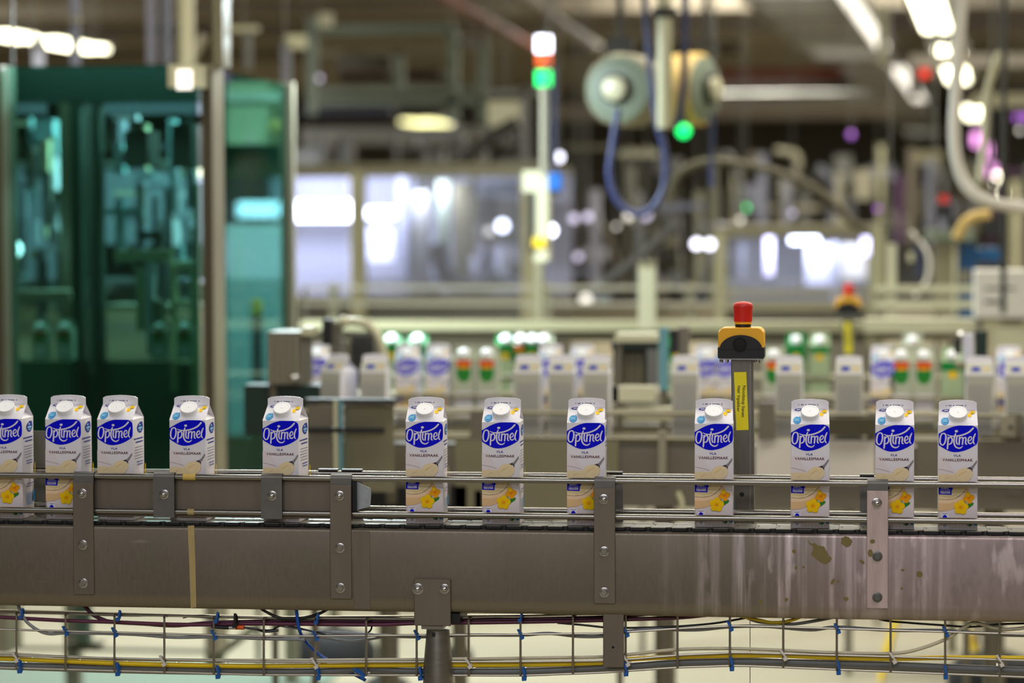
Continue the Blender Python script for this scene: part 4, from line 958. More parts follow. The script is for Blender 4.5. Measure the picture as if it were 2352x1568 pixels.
# ---- green glass cabin at the left
Yg = YD(490, 8.0)
gc = thing('glass_cabin', 'tall machine cabin with green tinted panes filling the left of the photo', 'machine cabin', (onY(250, 700, Yg).x, Yg, 0))
def gpart(nm, mn, x0, y0, x1, y1, dy=0, dep=.05): return pb(MB(), x0, y0, x1, y1, Yg + dy, dep).build(nm, mn, gc)
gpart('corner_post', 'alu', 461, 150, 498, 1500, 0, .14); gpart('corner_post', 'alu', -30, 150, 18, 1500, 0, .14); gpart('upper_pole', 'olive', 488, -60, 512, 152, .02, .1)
pb(MB(), 462, 156, 496, 1380, Yg - .004, .003).build('post_shade', 'alu_shade', gc); pb(MB(), -28, 156, 16, 1380, Yg - .004, .003).build('post_shade', 'alu_shade', gc)  # dark sheets put the shade of the post fronts into colour
pane = gpart('glass_pane', 'green_glass', 18, 152, 461, 1240, .06, .006)
pr = onY(498, 150, Yg + .14); z0c, z1c = onY(498, 1240, Yg).z, onY(498, 152, Yg).z; xs_ = pr.x - .01
Ys0, Ys1 = Yg + .14, Yg + 1.14
MB().box((xs_ - .006, Ys0, z0c), (xs_, Ys1, z1c)).build('glass_pane', 'green_glass', gc)
fp = onY(664, 300, Ys1)
MB().box((xs_ - .02, Ys1, 0), (xs_ + .022, Ys1 + .04, z1c + .01)).build('corner_post', 'alu', gc)
MB().box((onY(0, 150, Yg).x - .1, Yg + .9, 0), (onY(0, 150, Yg).x - .05, Yg + .95, z1c)).build('corner_post', 'alu', gc)
area((onY(250, 300, Yg).x, Yg + .35, z1c + .1), 1.0, .3, 9, (.75, .9, 1)); area((onY(250, 300, Yg).x + .1, Yg + 1.3, z1c + .3), 1.0, .3, 170, (.78, .93, 1))  # added unseen lamps that brighten the cabin interior
for nm, mn, x0, y0, x1, y1, dy, dep in (('inner_beam', 'dkgreen', 18, 156, 458, 232, .5, .06), ('inner_post', 'dkgreen', 160, 232, 192, 1100, .5, .06), ('inner_post', 'grey', 197, 240, 216, 860, .48, .05), ('inner_post', 'dkgreen', 217, 232, 236, 1100, .5, .06),
        ('lower_panel', 'cab_green', 18, 828, 458, 1260, .55, .03), ('reflection_strip', 'lav_dk', 240, 238, 456, 262, .46, .04), ('reflection_strip', 'lav_dk', 20, 238, 100, 262, .46, .04), ('shelf', 'alu', 20, 668, 160, 690, .6, .2), ('shelf', 'alu', 236, 700, 456, 712, .6, .2),  # strips: the reflection of an inner lamp built as pale bars
        ('motor_box', 'dkgrey', 285, 300, 340, 380, .55, .15), ('motor_box', 'dkgrey', 395, 285, 440, 385, .55, .15), ('bright_edge', 'panel_lt', 445, 420, 458, 640, .3, .03)):
    gpart(nm, mn, x0, y0, x1, y1, dy, dep)
rc = random.Random(21); pl_ = ['lav', 'teal_box', 'grey', 'lav_dk', 'dkgrey', 'lav_dk', 'cream', 'teal_box']; ps = [('upright', 'lav', 108, 320, 128, 560), ('upright', 'teal_box', 262, 330, 282, 400), ('cross_rail', 'lav', 20, 640, 456, 652)]
for i in range(64):
    x = rc.choice((rc.uniform(22, 140), rc.uniform(242, 430), rc.uniform(242, 430))); y = rc.uniform(262, 620); k = rc.random(); mn = rc.choice(pl_)
    if k < .45: ps.append(('upright', mn, x, y, x + rc.uniform(6, 20), y + rc.uniform(60, 220), rc.uniform(-.15, .3), .04))
    elif k < .75: ps.append(('cross_rail', mn, x - 10, y, min(x + rc.uniform(30, 90), 452), y + rc.uniform(6, 18), rc.uniform(-.15, .3), .04))
    else: ps.append(('housing', mn, x, y, min(x + rc.uniform(20, 50), 452), y + rc.uniform(20, 60), rc.uniform(-.15, .3), .1))
multi('packing_robot', 'cluttered packing robot working inside the green glass cabin', 'machine', 9.15, ps)
multi('back_screen', 'dull grey-blue back screen closing the green cabin', 'machine panel', 10.4, [('panel', 'lav_dk', 10, 380, 158, 640, 0, .02), ('panel', 'lav_dk', 236, 390, 470, 560, 0, .02), ('frame', 'grey', 4, 372, 480, 380, -.01, .03), ('post', 'grey', 158, 380, 168, 900, -.01, .03), ('post', 'grey', 440, 380, 452, 900, -.01, .03)])
multi('picker_arm', 'vertical picker arm on a crossbar inside the green cabin', 'machine arm', 8.45, [('crossbar', 'cream', 262, 574, 390, 600), ('column', 'lav', 335, 600, 352, 815), ('column', 'cream', 312, 615, 332, 760), ('bracket', 'dkgrey', 270, 602, 300, 618), ('gripper', 'alu', 348, 690, 372, 770)])
multi('inner_frame', 'pale open frame right inside the green cabin beside its corner post', 'machine frame', 8.5, [('upright', 'cream', 390, 600, 402, 900), ('upright', 'cream', 436, 600, 456, 1000), ('top_bar', 'cream', 402, 600, 436, 622), ('shelf_bar', 'cream', 402, 690, 436, 700), ('shelf_bar', 'cream', 402, 828, 436, 836)])  # plain open frame inside the cabin
multi('inner_lamp', 'round bright lamp glowing at the left edge inside the green cabin', 'lamp', 8.72, [('glow_ball', 'tube_cool', 32, 572, .028, 0, 'ball'), ('bracket', 'dkgrey', 22, 600, 42, 640)])
for x, l in ((92, 'leftmost of two blurred packs seen at the left through the green glass'), (148, 'second of two blurred packs seen at the left through the green glass'), (365, 'blurred pack behind the picker arm through the green glass'), (424, 'blurred pack beside the corner post through the green glass')):
    yog(l, x, YD(x, 8.42), onY(x, 826, YD(x, 8.42)).z, .11, .05, 0)
multi('pane_reflection', 'pale column standing in for the reflection in the narrow green pane', 'column', 10.6, [('column', 'cream', 520, 188, 616, 330, 0, .2), ('top_bar', 'panel_lt', 520, 212, 655, 232, -.05, .05), ('lower_box', 'lav', 520, 515, 652, 640, 0, .2), ('foot', 'teal_box', 520, 640, 652, 1000, 0, .2), ('knob', 'tan', 634, 290, .03, -.1, 'ball')])  # pale blocks added to imitate the reflection in the side pane
multi('yellow_marker', 'small yellow tag on a blue stick behind the narrow green pane', 'marker', 9.4, [('tag', 'yellow', 578, 688, 594, 722), ('stick', 'dkblue', 578, 722, 598, 1000)])
multi('white_spot', 'small round white light spot at the edge of the narrow green pane', 'lamp', 12.5, [('glow_ball', 'tube_cool', 657, 524, .012, 0, 'ball'), ('bracket', 'dkgrey', 652, 532, 662, 600)])  # glowing ball standing in for a round highlight
multi('ceiling_box', 'cream reflector box lit above the top right of the green cabin', 'lamp housing', 8.1, [('shell', 'cream', 385, 148, 455, 200, -.2, .12), ('diffuser', 'lamp_soft', 405, 160, 440, 205, -.21, .008)])

# ---- lit cells
def cell(label, x0, y0, x1, y1, D, posts, mull, lamps, depth=1.3):
    Y = YD((x0 + x1) / 2, D); t = thing('packing_cell', label, 'machine cabin', (onY((x0 + x1) / 2, 600, Y).x, Y, 0))
    a = onY(x0, y0, Y); b = onY(x1, y1, Y)
    MB().box((a.x, Y + depth, b.z), (b.x, Y + depth + .03, a.z)).build('back_panel', 'lav_mid', t)
    MB().box((a.x, Y, a.z), (b.x, Y + depth, a.z + .03)).build('top_panel', 'olive', t)
    pb(MB(), x0, y0 - 4, x1, y0 + 12, Y, .06).build('top_rail', 'olive', t)
    pb(MB(), x0, y1 - 10, x1, y1 + 8, Y, .06).build('bottom_rail', 'olive', t)
    MB().box((a.x, Y + .1, 0), (b.x, Y + depth, b.z)).build('base', 'panel_grey', t)
    for p0, p1 in posts: pb(MB(), p0, y0, p1, y1 + 100, Y - .01, .07).build('post', 'olive_lt', t)
    for p0, p1 in mull: pb(MB(), p0, y0 + 12, p1, y1 - 10, Y + .03, .006).build('window_pane', 'clear_pane', t)
    for l in lamps:
        pb(MB(), *l[:4], Y + l[4], .04).build('lamp_tube', l[5], t)
    return t
cell('long white-lit packing cell with window posts, right of the green cabin', 490, 392, 1245, 690, 13.6, ((803, 838), (1196, 1243)), ((490, 800), (840, 1195)),
     ((676, 462, 800, 506, .9, 'tube_cool'), (838, 478, 906, 500, .9, 'tube_cool'), (545, 464, 640, 498, .9, 'tube_cool')))
cell('white-lit packing cell at right behind the far emergency stop', 1650, 532, 2034, 700, 13.2, ((1642, 1666), (1996, 2032)), ((1668, 1995),),
     ((1757, 534, 1776, 632, .5, 'lamp_lav'), (1980, 540, 1996, 585, .5, 'lamp_lav'), (1815, 526, 1880, 558, .5, 'tube_cool')))
area(tuple(onY(690, 430, YD(690, 14.1))), 1.5, .15, 46, (.86, .9, 1), (math.radians(70), 0, 0)).data.color = (.86, .9, 1)
area(tuple(onY(1850, 560, YD(1850, 13.6))), .7, .15, 6, (.86, .9, 1), (math.radians(60), 0, 0))
multi('filling_head', 'grey filling machine standing inside the long white-lit cell', 'machine', 14.1, [('screen', 'lav', 845, 520, 905, 600, .3), ('column', 'lav_dk', 912, 400, 935, 690, .2), ('column', 'dkgrey', 936, 520, 950, 690, .2), ('cross_rail', 'grey', 840, 640, 1190, 652, .1), ('housing', 'olive_dk', 1100, 455, 1190, 560, .5), ('housing', 'dkgrey', 955, 400, 1000, 470, .4), ('column', 'greengrey', 1004, 415, 1032, 640), ('column', 'grey', 950, 440, 985, 680), ('panel', 'olive', 1040, 420, 1082, 640), ('panel', 'olive', 1083, 405, 1094, 630), ('hood', 'lav_dk', 1085, 420, 1190, 448), ('dark_block', 'dkgrey', 1095, 450, 1140, 510),
      ('arm', 'dkgrey', [(1000, 560), (1030, 640), (1110, 655), (1190, 610)], .045, 'tube'), ('stand', 'dkgrey', 1112, 560, 1128, 650), ('drum', 'lav', 1162, 570, 640, .05, 0, 'cyl'), ('drum', 'lav', 1095, 590, 640, .03, 0, 'cyl'), ('base_block', 'dkgrey', 985, 660, 1010, 720), ('foot_rail', 'lav_dk', 840, 668, 1190, 676)])
for i, (x, y, r, mn, l) in enumerate(((1089, 529, .022, 'lamp_lav', 'dim round glint, leftmost of three inside the long lit cell'), (1123, 531, .022, 'lamp_soft', 'cream round glint, middle of three inside the long lit cell'), (1154, 518, .03, 'tube_cool', 'brightest round glint inside the long lit cell'),
        (1264, 529, .028, 'tube_cool', 'bright round glint beside the yellow-marked control pillar'), (1600, 560, .024, 'lamp_white', 'left one of a pair of round glints left of the right cell'), (1630, 561, .024, 'lamp_white', 'right one of a pair of round glints left of the right cell'),
        (1318, 502, .022, 'lamp_lav', 'faint round light spot, left one below the blue hose loop'), (1350, 498, .022, 'lamp_lav', 'faint round light spot, right one below the blue hose loop'), (1284, 361, .022, 'lamp_white', 'white round lamp hanging below the traffic-light beacon'),
        (734, 180, .014, 'lamp_lav', 'small pale glint in the grey ceiling frame'), (1168, 726, .014, 'lamp_soft', 'tiny pinkish light spot on the olive machine rail'), (1955, 310, .02, 'lamp_purple', 'purple light spot under the ceiling tray'), (1712, 478, .018, 'lamp_green', 'dim green light spot among the far pipes'), (1038, 280, .016, 'lamp_soft', 'dim tan light spot right of the oval ceiling lamp'))):
    D = 14.2 if y > 480 else 16
    dim = {'lamp_green': 'lamp_green'}.get(mn, mn)
    multi('light_spot', l, 'lamp', D, [('glow_ball', dim, x, y, r, 0, 'ball'), ('spot_holder', 'dkgrey', x - 3, y - 30, x + 3, y - 4, .02, .02)])  # glowing balls added for round highlights, mostly lamp reflections in shiny metal

for x, y, r, mn, l in ((1443, 497, .02, 'lamp_soft', 'soft round light spot near the bottom of the blue hose loop'), (1484, 494, .026, 'lamp_lav', 'bluish round light spot inside the blue hose loop'), (1328, 590, .02, 'lamp_lav', 'dim round light spot right of the control pillar, upper'), (1345, 688, .03, 'lamp_soft', 'dim round light spot low right of the control pillar'),
        (1416, 520, .012, 'lamp_soft', 'tiny soft light spot left below the hose loop'), (1700, 505, .014, 'lamp_soft', 'tiny soft light spot above the right cell, left'), (1820, 490, .014, 'lamp_lav', 'tiny lilac light spot above the right cell, centre'), (2016, 480, .016, 'lamp_purple', 'small purple light spot above the blue cabinet'), (1278, 568, .02, 'lamp_white', 'white round light spot below the yellow mark'), (2342, 300, .012, 'lamp_soft', 'tiny light spot by the dark pole')):
    multi('light_spot', l, 'lamp', 15, [('glow_ball', mn, x, y, r, 0, 'ball'), ('spot_holder', 'dkgrey', x - 3, y - 30, x + 3, y - 4, .02, .02)])  # more glowing balls added for blurred bright discs
multi('cell_fixture', 'pale sloping fixture standing inside the right white-lit cell', 'machine', 13.7, [('screen', 'lav', 1850, 560, 1905, 655, 0, .02), ('screen', 'lav_mid', 1908, 556, 1925, 690, 0, .02), ('screen', 'panel_lt', 1930, 560, 1990, 640, .1, .02), ('bar', 'grey', 1670, 640, 1995, 650, .05, .03), ('column', 'lav_dk', 1700, 560, 1712, 690, .1, .05)])
# ---- middle distance machinery
multi('machine_rail', 'long olive machine rail crossing behind the far conveyors', 'machine frame', 9.9, [('top_rail', 'olive_lt', 690, 738, 1985, 760, 0, .12), ('lower_rail', 'olive_dk', 690, 762, 1985, 786, .02, .05), ('top_rail', 'cream', 1985, 733, 2238, 762, -.1, .12), ('lower_rail', 'olive', 1985, 764, 2238, 782, 0, .05)]
      + [('upright', 'olive', x, 786, x + 16, 1500, .03, .04) for x in (882, 1512, 2180)])
multi('handrail', 'thin blurred double handrail in front of the white-lit cells', 'rail', 11.5, [('rail', 'alu', 690, 656, 1640, 664, 0, .03), ('rail', 'alu', 690, 694, 1640, 702, 0, .03), ('rail', 'olive', 1640, 664, 2040, 676, 0, .03), ('rail', 'olive', 1640, 700, 2040, 712, 0, .03), ('upright', 'olive', 755, 650, 775, 760, .02, .03), ('upright', 'olive', 1250, 650, 1266, 760, .02, .03), ('upright', 'olive', 1575, 650, 1595, 760, .02, .03)])
multi('control_pillar', 'pale control pillar with a black strip and a yellow mark', 'control panel', 10.2, [('housing', 'cream', 1226, 440, 1258, 600, 0, .1), ('black_strip', 'black', 1213, 440, 1226, 580, -.01, .03), ('head', 'cream', 1200, 392, 1258, 440, 0, .1), ('mark', 'yellow', 1224, 546, 1252, 568, -.012, .01), ('foot_post', 'olive', 1226, 600, 1246, 760, 0, .06)])
multi('blue_valve', 'blue valve block beside the pale control pillar', 'valve', 10.0, [('block', 'blue', 1258, 398, 1288, 436, 0, .06), ('stem', 'dkblue', 1270, 150, 1278, 398, .02, .012), ('spout', 'dkgrey', 1262, 436, 1284, 450, .01, .03)])
def beacon(label, x, D, tiers, pole, hat=True):
    Y = YD(x, D); t = thing('signal_beacon', label, 'signal light', (onY(x, 300, Y).x, Y, 0)); cx_ = onY(x, 300, Y).x
    for nm, mn, y0, y1, r in tiers:
        a = onY(x, y0, Y).z; b = onY(x, y1, Y).z; MB().lathe((cx_, Y, b), [(r * .94, 0), (r, .004), (r, a - b - .004), (r * .94, a - b)], (0, 0, 1), 22).build(nm, mn, t, True)
    if hat: a = onY(x, tiers[0][2], Y).z; MB().lathe((cx_, Y, a), [(.03, 0), (.026, .012), (.01, .016)], (0, 0, 1), 18).build('cap', 'dkgrey', t, True)
    a = onY(x, pole[0], Y).z; b = onY(x, pole[1], Y).z; MB().cyl((cx_, Y, b), (cx_, Y, a), .016, n=12).build('pole', 'alu', t, True)
    return t
beacon('traffic-light beacon with white, orange and green tiers on a pole', 1249, 10.2, (('white_tier', 'lamp_white', 82, 121, .032), ('orange_tier', 'lamp_orange', 122, 152, .030), ('dark_tier', 'redbrown', 153, 160, .024), ('green_tier', 'lamp_green', 162, 198, .031)), (198, 400))
multi('green_beacon', 'lone green signal light under the right hose drum', 'signal light', 10.4, [('dome', 'lamp_green', 1570, 301, .028, 0, 'ball'), ('bracket', 'dkgrey', 1566, 270, 1576, 290)])
def reel(label, x, y, R, D, dep, ang, mats):
    Y = YD(x, D); c = onY(x, y, Y); ax = Vector((math.sin(ang), -math.cos(ang), 0)); t = thing('hose_reel', label, 'hose reel', c)
    MB().lathe(c + ax * 0, [(R * .9, -dep), (R * 1.0, -dep * .85), (R * 1.02, -dep * .4), (R, -.01), (R * .92, 0)], ax, 36).build('drum', mats[0], t, True)
    MB().lathe(c, [(R * .93, -.012), (R * .9, .006), (R * .6, .02), (R * .5, .022)], ax, 36).build('face', mats[1], t, True)
    MB().lathe(c, [(R * .42, .015), (R * .42, .04), (R * .36, .045)], ax, 28).build('black_ring', 'black', t, True)
    MB().lathe(c, [(R * .34, .03), (R * .33, .055), (R * .26, .06)], ax, 24).build('hub', 'cream', t, True)
    MB().box(c + Vector((-.05, dep * .3, R * .95)), c + Vector((.05, dep * .3 + .04, R + .06))).build('bracket', 'dkgrey', t)
    MB().cyl(c + Vector((0, dep * .3 + .02, R + .05)), Vector((c.x, c.y + dep * .3 + .02, ZC)), .012, n=8).build('hanger_rod', 'dkgrey', t)
    return t
reel('round grey-green hose reel facing us with a white hub', 1420, 205, .135, 10.0, .22, -.25, ('olive', 'greengrey'))
reel('hose reel at right of the pipe, turned sideways with a tan top', 1618, 205, .14, 10.5, .14, 1.15, ('tan', 'greengrey'))
multi('hanging_pipe', 'pale vertical pipe hanging between the two hose reels', 'pipe', 9.6, [('pipe', 'cream', 1526, -60, 295, .027, 0, 'cyl'), ('collar', 'dkgrey', 1526, 18, 40, .045, 0, 'cyl')])
multi('air_hose', 'blue air hose looping in a U below the left hose reel', 'hose', 9.7, [('hose', 'hoseblue', [(1420, 250), (1408, 330), (1400, 400), (1418, 460), (1462, 492), (1500, 475), (1526, 425), (1527, 350), (1508, 270), (1494, 160), (1478, -40)], .012, 'tube')])
multi('air_hose', 'blue air hose falling just right of the pale pipe', 'hose', 9.7, [('hose', 'hoseblue', [(1574, -40), (1573, 90), (1570, 190), (1562, 250), (1552, 292)], .013, 'tube')])
multi('air_hose', 'thin blue hose hanging below the sideways reel', 'hose', 10.4, [('hose', 'hoseblue', [(1636, 260), (1637, 320), (1634, 372), (1636, 430)], .009, 'tube')])
multi('arched_conduit', 'dark conduit arching from the centre down to the right', 'conduit', 11, [('conduit', 'olive_dk', [(1535, 470), (1548, 415), (1590, 380), (1650, 371), (1730, 382), (1820, 408), (1895, 450), (1950, 505), (2010, 540)], .018, 'tube')])
multi('slanted_arm', 'dark slanted arm rising to the right behind the pale post', 'machine arm', 11.5, [('arm', 'dkgrey', [(1385, 652), (1470, 590), (1555, 515)], .024, 'tube'), ('base_block', 'grey', 1368, 640, 1400, 700)])
multi('pale_post', 'short pale post standing at centre right of the machine rail', 'post', 9.5, [('post', 'cream', 1466, 604, 1504, 760, 0, .06), ('cap', 'olive', 1464, 600, 1506, 606, -.005, .07), ('foot', 'olive', 1462, 756, 1510, 768, -.01, .08)])
multi('steel_box', 'grey ribbed steel box at the left end of the far conveyor', 'machine box', 7.3, [('shell', 'panel_grey', 614, 762, 690, 884, 0, .16)] + [('rib', 'alu', 620 + i * 14, 770, 626 + i * 14, 880, -.006, .006) for i in range(5)] + [('lid', 'cream', 690, 752, 712, 770, 0, .1), ('knob', 'bolt', 676, 868, .012, -.02, 'ball'), ('base', 'dkgreen', 560, 884, 740, 1000, .02, .1)])
multi('guide_arch', 'curved white tube arching over the far row near the steel box', 'guide tube', 7.5, [('tube', 'cream', [(775, 742), (810, 738), (845, 746), (870, 775), (882, 815), (884, 860)], .012, 'tube'), ('upright', 'panel_grey', 762, 738, 782, 915, 0, .05), ('black_sensor', 'black', 740, 733, 759, 792, -.02, .04), ('dark_plate', 'dkgrey', 806, 770, 858, 880, .05, .01), ('knob', 'cream', 790, 738, .016, -.03, 'ball')])
multi('guard_plate', 'plain brownish guard plate below the cornerwise carton', 'guard plate', 6.75, [('plate', 'panel_grey', 706, 930, 765, 1130, 0, .004), ('plate', 'olive', 790, 930, 905, 1130, .02, .004), ('post', 'cream', 766, 920, 776, 1130, -.01, .02), ('blue_strip', 'teal_plastic', 777, 920, 787, 1130, -.008, .012), ('top_edge', 'dkgrey', 700, 916, 905, 930, 0, .05), ('dark_rail', 'black', 706, 982, 880, 994, -.01, .02)])
multi('silver_guide', 'silver rounded guide hood beside the teal strip at centre', 'guide hood', 7.7, [('hood', 'cream', 1412, 768, 1508, 786, 0, .16), ('seal', 'dkgreen', 1404, 788, 1510, 802, .01, .1), ('housing', 'olive_dk', 1408, 802, 1485, 884, .05, .1)] + [('slat', 'olive', 1412 + i * 14, 812, 1419 + i * 14, 884, .04, .008) for i in range(5)] + [('side_plate', 'grey', 1486, 802, 1508, 884, 0, .1)])
multi('sensor_post', 'teal plastic strip with a black sensor beside it', 'sensor', 7.55, [('teal_strip', 'teal_plastic', 1514, 752, 1534, 896, 0, .02), ('black_sensor', 'black', 1538, 757, 1556, 812, 0, .04), ('upright', 'panel_grey', 1558, 750, 1582, 930, .02, .04)])
multi('sensor_post', 'grey sensor box with black clip near the right edge of the far row', 'sensor', 7.6, [('grey_box', 'lav', 2213, 768, 2236, 830, 0, .05), ('black_clip', 'black', 2192, 776, 2208, 812, 0, .04), ('upright', 'dkgreen', 2240, 760, 2268, 860, .03, .04), ('shelf', 'olive', 2195, 832, 2262, 846, 0, .06), ('knob', 'lamp_soft', 2206, 765, .006, 0, 'ball')])
multi('shiny_tray', 'shiny curved steel tray left of the emergency stop post', 'tray', 7.3, [('tray', 'cream', 1400, 888, 1500, 922, -.1, .06), ('tray', 'cream', 1442, 936, 1545, 966, -.12, .06), ('lip', 'rod', 1396, 886, 1420, 930, -.1, .05)])
multi('side_panel', 'white panel imitating lit steel between the right-hand cartons', 'panel', 6.9, [('panel', 'panel_lt', 1735, 1010, 2010, 1112, 0, .006), ('hole_plate', 'panel_grey', 1742, 925, 1780, 1010, -.01, .008), ('dark_rail', 'olive_dk', 1880, 960, 2010, 1000, -.02, .03)])  # white panel added; lamp-lit brightness of the far side beam put into its colour
multi('side_panel', 'dull grey steel panel at the right end behind the rail', 'panel', 6.9, [('panel', 'panel_grey', 2105, 1010, 2500, 1118, 0, .006), ('bracket', 'alu', 2298, 955, 2332, 1010, -.01, .01), ('shadow_rail', 'olive_dk', 2250, 1002, 2500, 1010, -.015, .02), ('bolt', 'dkgrey', 2322, 980, .006, -.012, 'ball')])
multi('side_panel', 'olive steel panel behind the middle stretch of the sharp rail', 'panel', 6.85, [('panel', 'olive', 1045, 1010, 1420, 1190, 0, .006), ('panel', 'olive', 1422, 1010, 1665, 1160, .03, .006), ('tube', 'cream', [(1556, 1130), (1566, 1160), (1560, 1210)], .008, 'tube'), ('vertical_bar', 'alu', 1512, 990, 1530, 1110, -.02, .02)])
multi('dark_boxes', 'row of black boxes seen low between the front rods at centre', 'dark boxes', 6.6, [('black_box', 'blackmatte', 846, 1118, 884, 1190, 0, .1), ('black_box', 'blackmatte', 912, 1120, 934, 1190, 0, .1), ('black_box', 'blackmatte', 1034, 1116, 1072, 1190, 0, .1), ('black_box', 'blackmatte', 1090, 1126, 1108, 1190, 0, .1), ('front_plate', 'olive_dk', 820, 1112, 1120, 1200, .02, .1)])  # black boxes added for the dark areas between the rods
# second emergency stop
q = onY(1950, 700, YD(1950, 9.3)); freeze(est)
e2 = copy_tree(est, (q.x, q.y, est.location.z + (onY(1950, 722, q.y).z - hz0)), 0, 'blurred emergency stop with yellow label post, far back at right')
ORG[e2.name] = Vector(e2.location); MB().cyl((q.x, q.y + .02, 0), (q.x, q.y + .02, .9), .014, n=10).build('support_post', 'steel_dark', e2, True)
# right-hand group
multi('blue_cabinet', 'grey cabinet with deep blue side panels at the right', 'cabinet', 11.2, [('body', 'olive', 2146, 556, 2190, 720, 0, .3), ('edge', 'cream', 2190, 556, 2198, 720, -.01, .02), ('blue_panel', 'cab_blue', 2198, 556, 2240, 730, .02, .3), ('blue_panel', 'cab_blue', 2242, 570, 2296, 600, .02, .3), ('lid', 'greengrey', 2128, 528, 2240, 552, -.03, .4), ('box', 'olive', 2205, 620, 2228, 650, -.05, .04)])
multi('cream_railing', 'cream double railing in front of the blue cabinet', 'rail', 10.4, [('rail', 'cream', 2010, 656, 2240, 672, 0, .04), ('rail', 'cream', 2010, 690, 2240, 708, 0, .04), ('upright', 'cream', 2038, 560, 2058, 735, .02, .04), ('upright', 'olive_lt', 2000, 520, 2024, 735, .02, .04)])
multi('cream_housing', 'cream machine housing with dark slots at the right edge', 'machine housing', 9.6, [('shell', 'panel_lt', 2242, 622, 2480, 730, 0, .3), ('slot', 'dkgrey', 2262, 690, 2300, 696, -.004, .006), ('slot', 'dkgrey', 2262, 660, 2330, 664, -.004, .006), ('slot', 'dkgrey', 2300, 735, 2352, 740, -.004, .006), ('lower_shell', 'cream', 2250, 732, 2480, 800, .02, .2)])
multi('hooked_conduit', 'thick pale conduit hanging from the ceiling and bending right', 'conduit', 9.2, [('conduit', 'panel_lt', [(2212, -60), (2205, 60), (2196, 200), (2192, 320), (2206, 400), (2240, 446), (2300, 470), (2400, 482)], .02, 'tube')])
multi('thin_conduit', 'thinner pale conduit curving beside the thick hooked one', 'conduit', 9.8, [('conduit', 'cream', [(2300, 120), (2282, 160), (2266, 220), (2262, 300), (2250, 420)], .013, 'tube')])
multi('dark_pole', 'thin dark pole running from the ceiling past the right edge machines', 'pole', 9.3, [('pole', 'dkgrey', 2308, -60, 720, .010, 0, 'cyl'), ('clip', 'grey', 2300, 480, 2316, 492)])
multi('yellow_pipe', 'short yellow-ochre pipe bend under the hooked conduit', 'pipe', 10.2, [('pipe', 'tan', [(2196, 548), (2215, 512), (2240, 496), (2275, 492)], .018, 'tube')])
multi('black_motor', 'black motor with a red cap above the blue cabinet', 'motor', 11, [('body', 'black', 2148, 468, 2188, 520, 0, .12), ('red_cap', 'red', 2156, 448, 2180, 466, .02, .05), ('neck', 'lav_dk', 2158, 500, 2172, 530, -.02, .04), ('motor_block', 'black', 2262, 500, 2300, 540, 0, .12)])
multi('cable_bundle', 'dark and white cables drooping between right cell and blue cabinet', 'cable', 10.8, [('black_cable', 'black', [(2040, 520), (2060, 580), (2080, 640), (2104, 600), (2110, 540)], .008, 'tube'), ('white_cable', 'panel_lt', [(2090, 530), (2130, 580), (2130, 640), (2100, 680)], .008, 'tube'), ('blue_cable', 'dkblue', [(2100, 560), (2116, 600), (2108, 640)], .01, 'tube'), ('clamp', 'cream', 2086, 580, 2098, 600)])

# ---- far machine lines that close the view
rng = random.Random(11)
def clutter(label, D, x0, x1, y0, y1, n, pal):
    parts = [('base', 'dkgrey', x0, y1 - 30, x1, 700, 0, .4)]
    for i in range(n):
        x = rng.uniform(x0, x1); k = rng.random(); mn = rng.choice(pal); dy = rng.uniform(-.6, .5)
        if k < .35: w = rng.uniform(8, 22); a = rng.uniform(y0, (y0 + y1) / 2); parts.append(('post', mn, x, a, x + w, y1, dy, .06))
        elif k < .6: w = rng.uniform(40, 130); y = rng.uniform(y0, y1 - 20); parts.append(('crossbar', mn, x - w / 2, y, x + w / 2, y + rng.uniform(6, 16), dy, .06))
        elif k < .85: w = rng.uniform(22, 70); y = rng.uniform(y0 + 10, y1 - 50); parts.append(('housing', mn, x - w / 2, y, x + w / 2, y + rng.uniform(25, 70), dy, .2))
        else: r = rng.uniform(.015, .03); y = rng.uniform(y0, y1 - 60); parts.append(('pipe', mn, [(x, y), (x + rng.uniform(10, 60), y + rng.uniform(10, 60)), (x + rng.uniform(-40, 90), y1)], r, 'tube'))
    return multi('machine_line', label, 'machine', D, parts)
BROWN = ['olive', 'olive_dk', 'grey', 'dkgrey', 'beam_br', 'alu', 'lav_dk', 'duct']
clutter('cluttered far machine line behind the green cabin', 17, -80, 660, 240, 700, 26, BROWN + ['teal_box', 'lav'])
clutter('cluttered far machine line above the long lit cell', 16.5, 680, 1230, 296, 420, 26, ['dkgrey', 'olive_dk', 'grey', 'beam_br', 'duct', 'brown_dk'])
clutter('cluttered far machine line between the two lit cells', 15.5, 1240, 1660, 330, 700, 44, BROWN + ['lav', 'cream', 'lav_dk', 'lav'])
clutter('cluttered far machine line right of the arched conduit', 18, 1640, 2180, 330, 560, 36, BROWN + ['purple_dk', 'cream', 'lav_dk'])
clutter('cluttered far machine line at the right edge under purple light', 19, 2170, 2500, 330, 640, 22, BROWN + ['purple_dk', 'purple_dk', 'lav', 'cream'])
for i, (x, y, mn) in enumerate(((2245, 318, 'lamp_pink'), (2268, 345, 'lamp_pink'), (2280, 392, 'lamp_pink'), (2292, 415, 'tube_warm'), (2300, 448, 'tube_warm'), (2342, 462, 'lamp_soft'), (2340, 545, 'lamp_soft'))):
    multi('row_lamp', ['topmost left pink lamp', 'topmost right pink lamp', 'pink lamp below the first two', 'warm white lamp under the pink ones', 'lowest warm lamp of the receding row', 'pale lamp at the right edge above', 'pale lamp at the right edge below'][i] + ' between conduit and dark pole', 'lamp', 26 + 2.2 * i, [('tube', mn, x - 6, y - 14, x + 6, y + 14, 0, .5), ('housing', 'grey', x - 8, y - 20, x + 8, y - 14, 0, .5)])
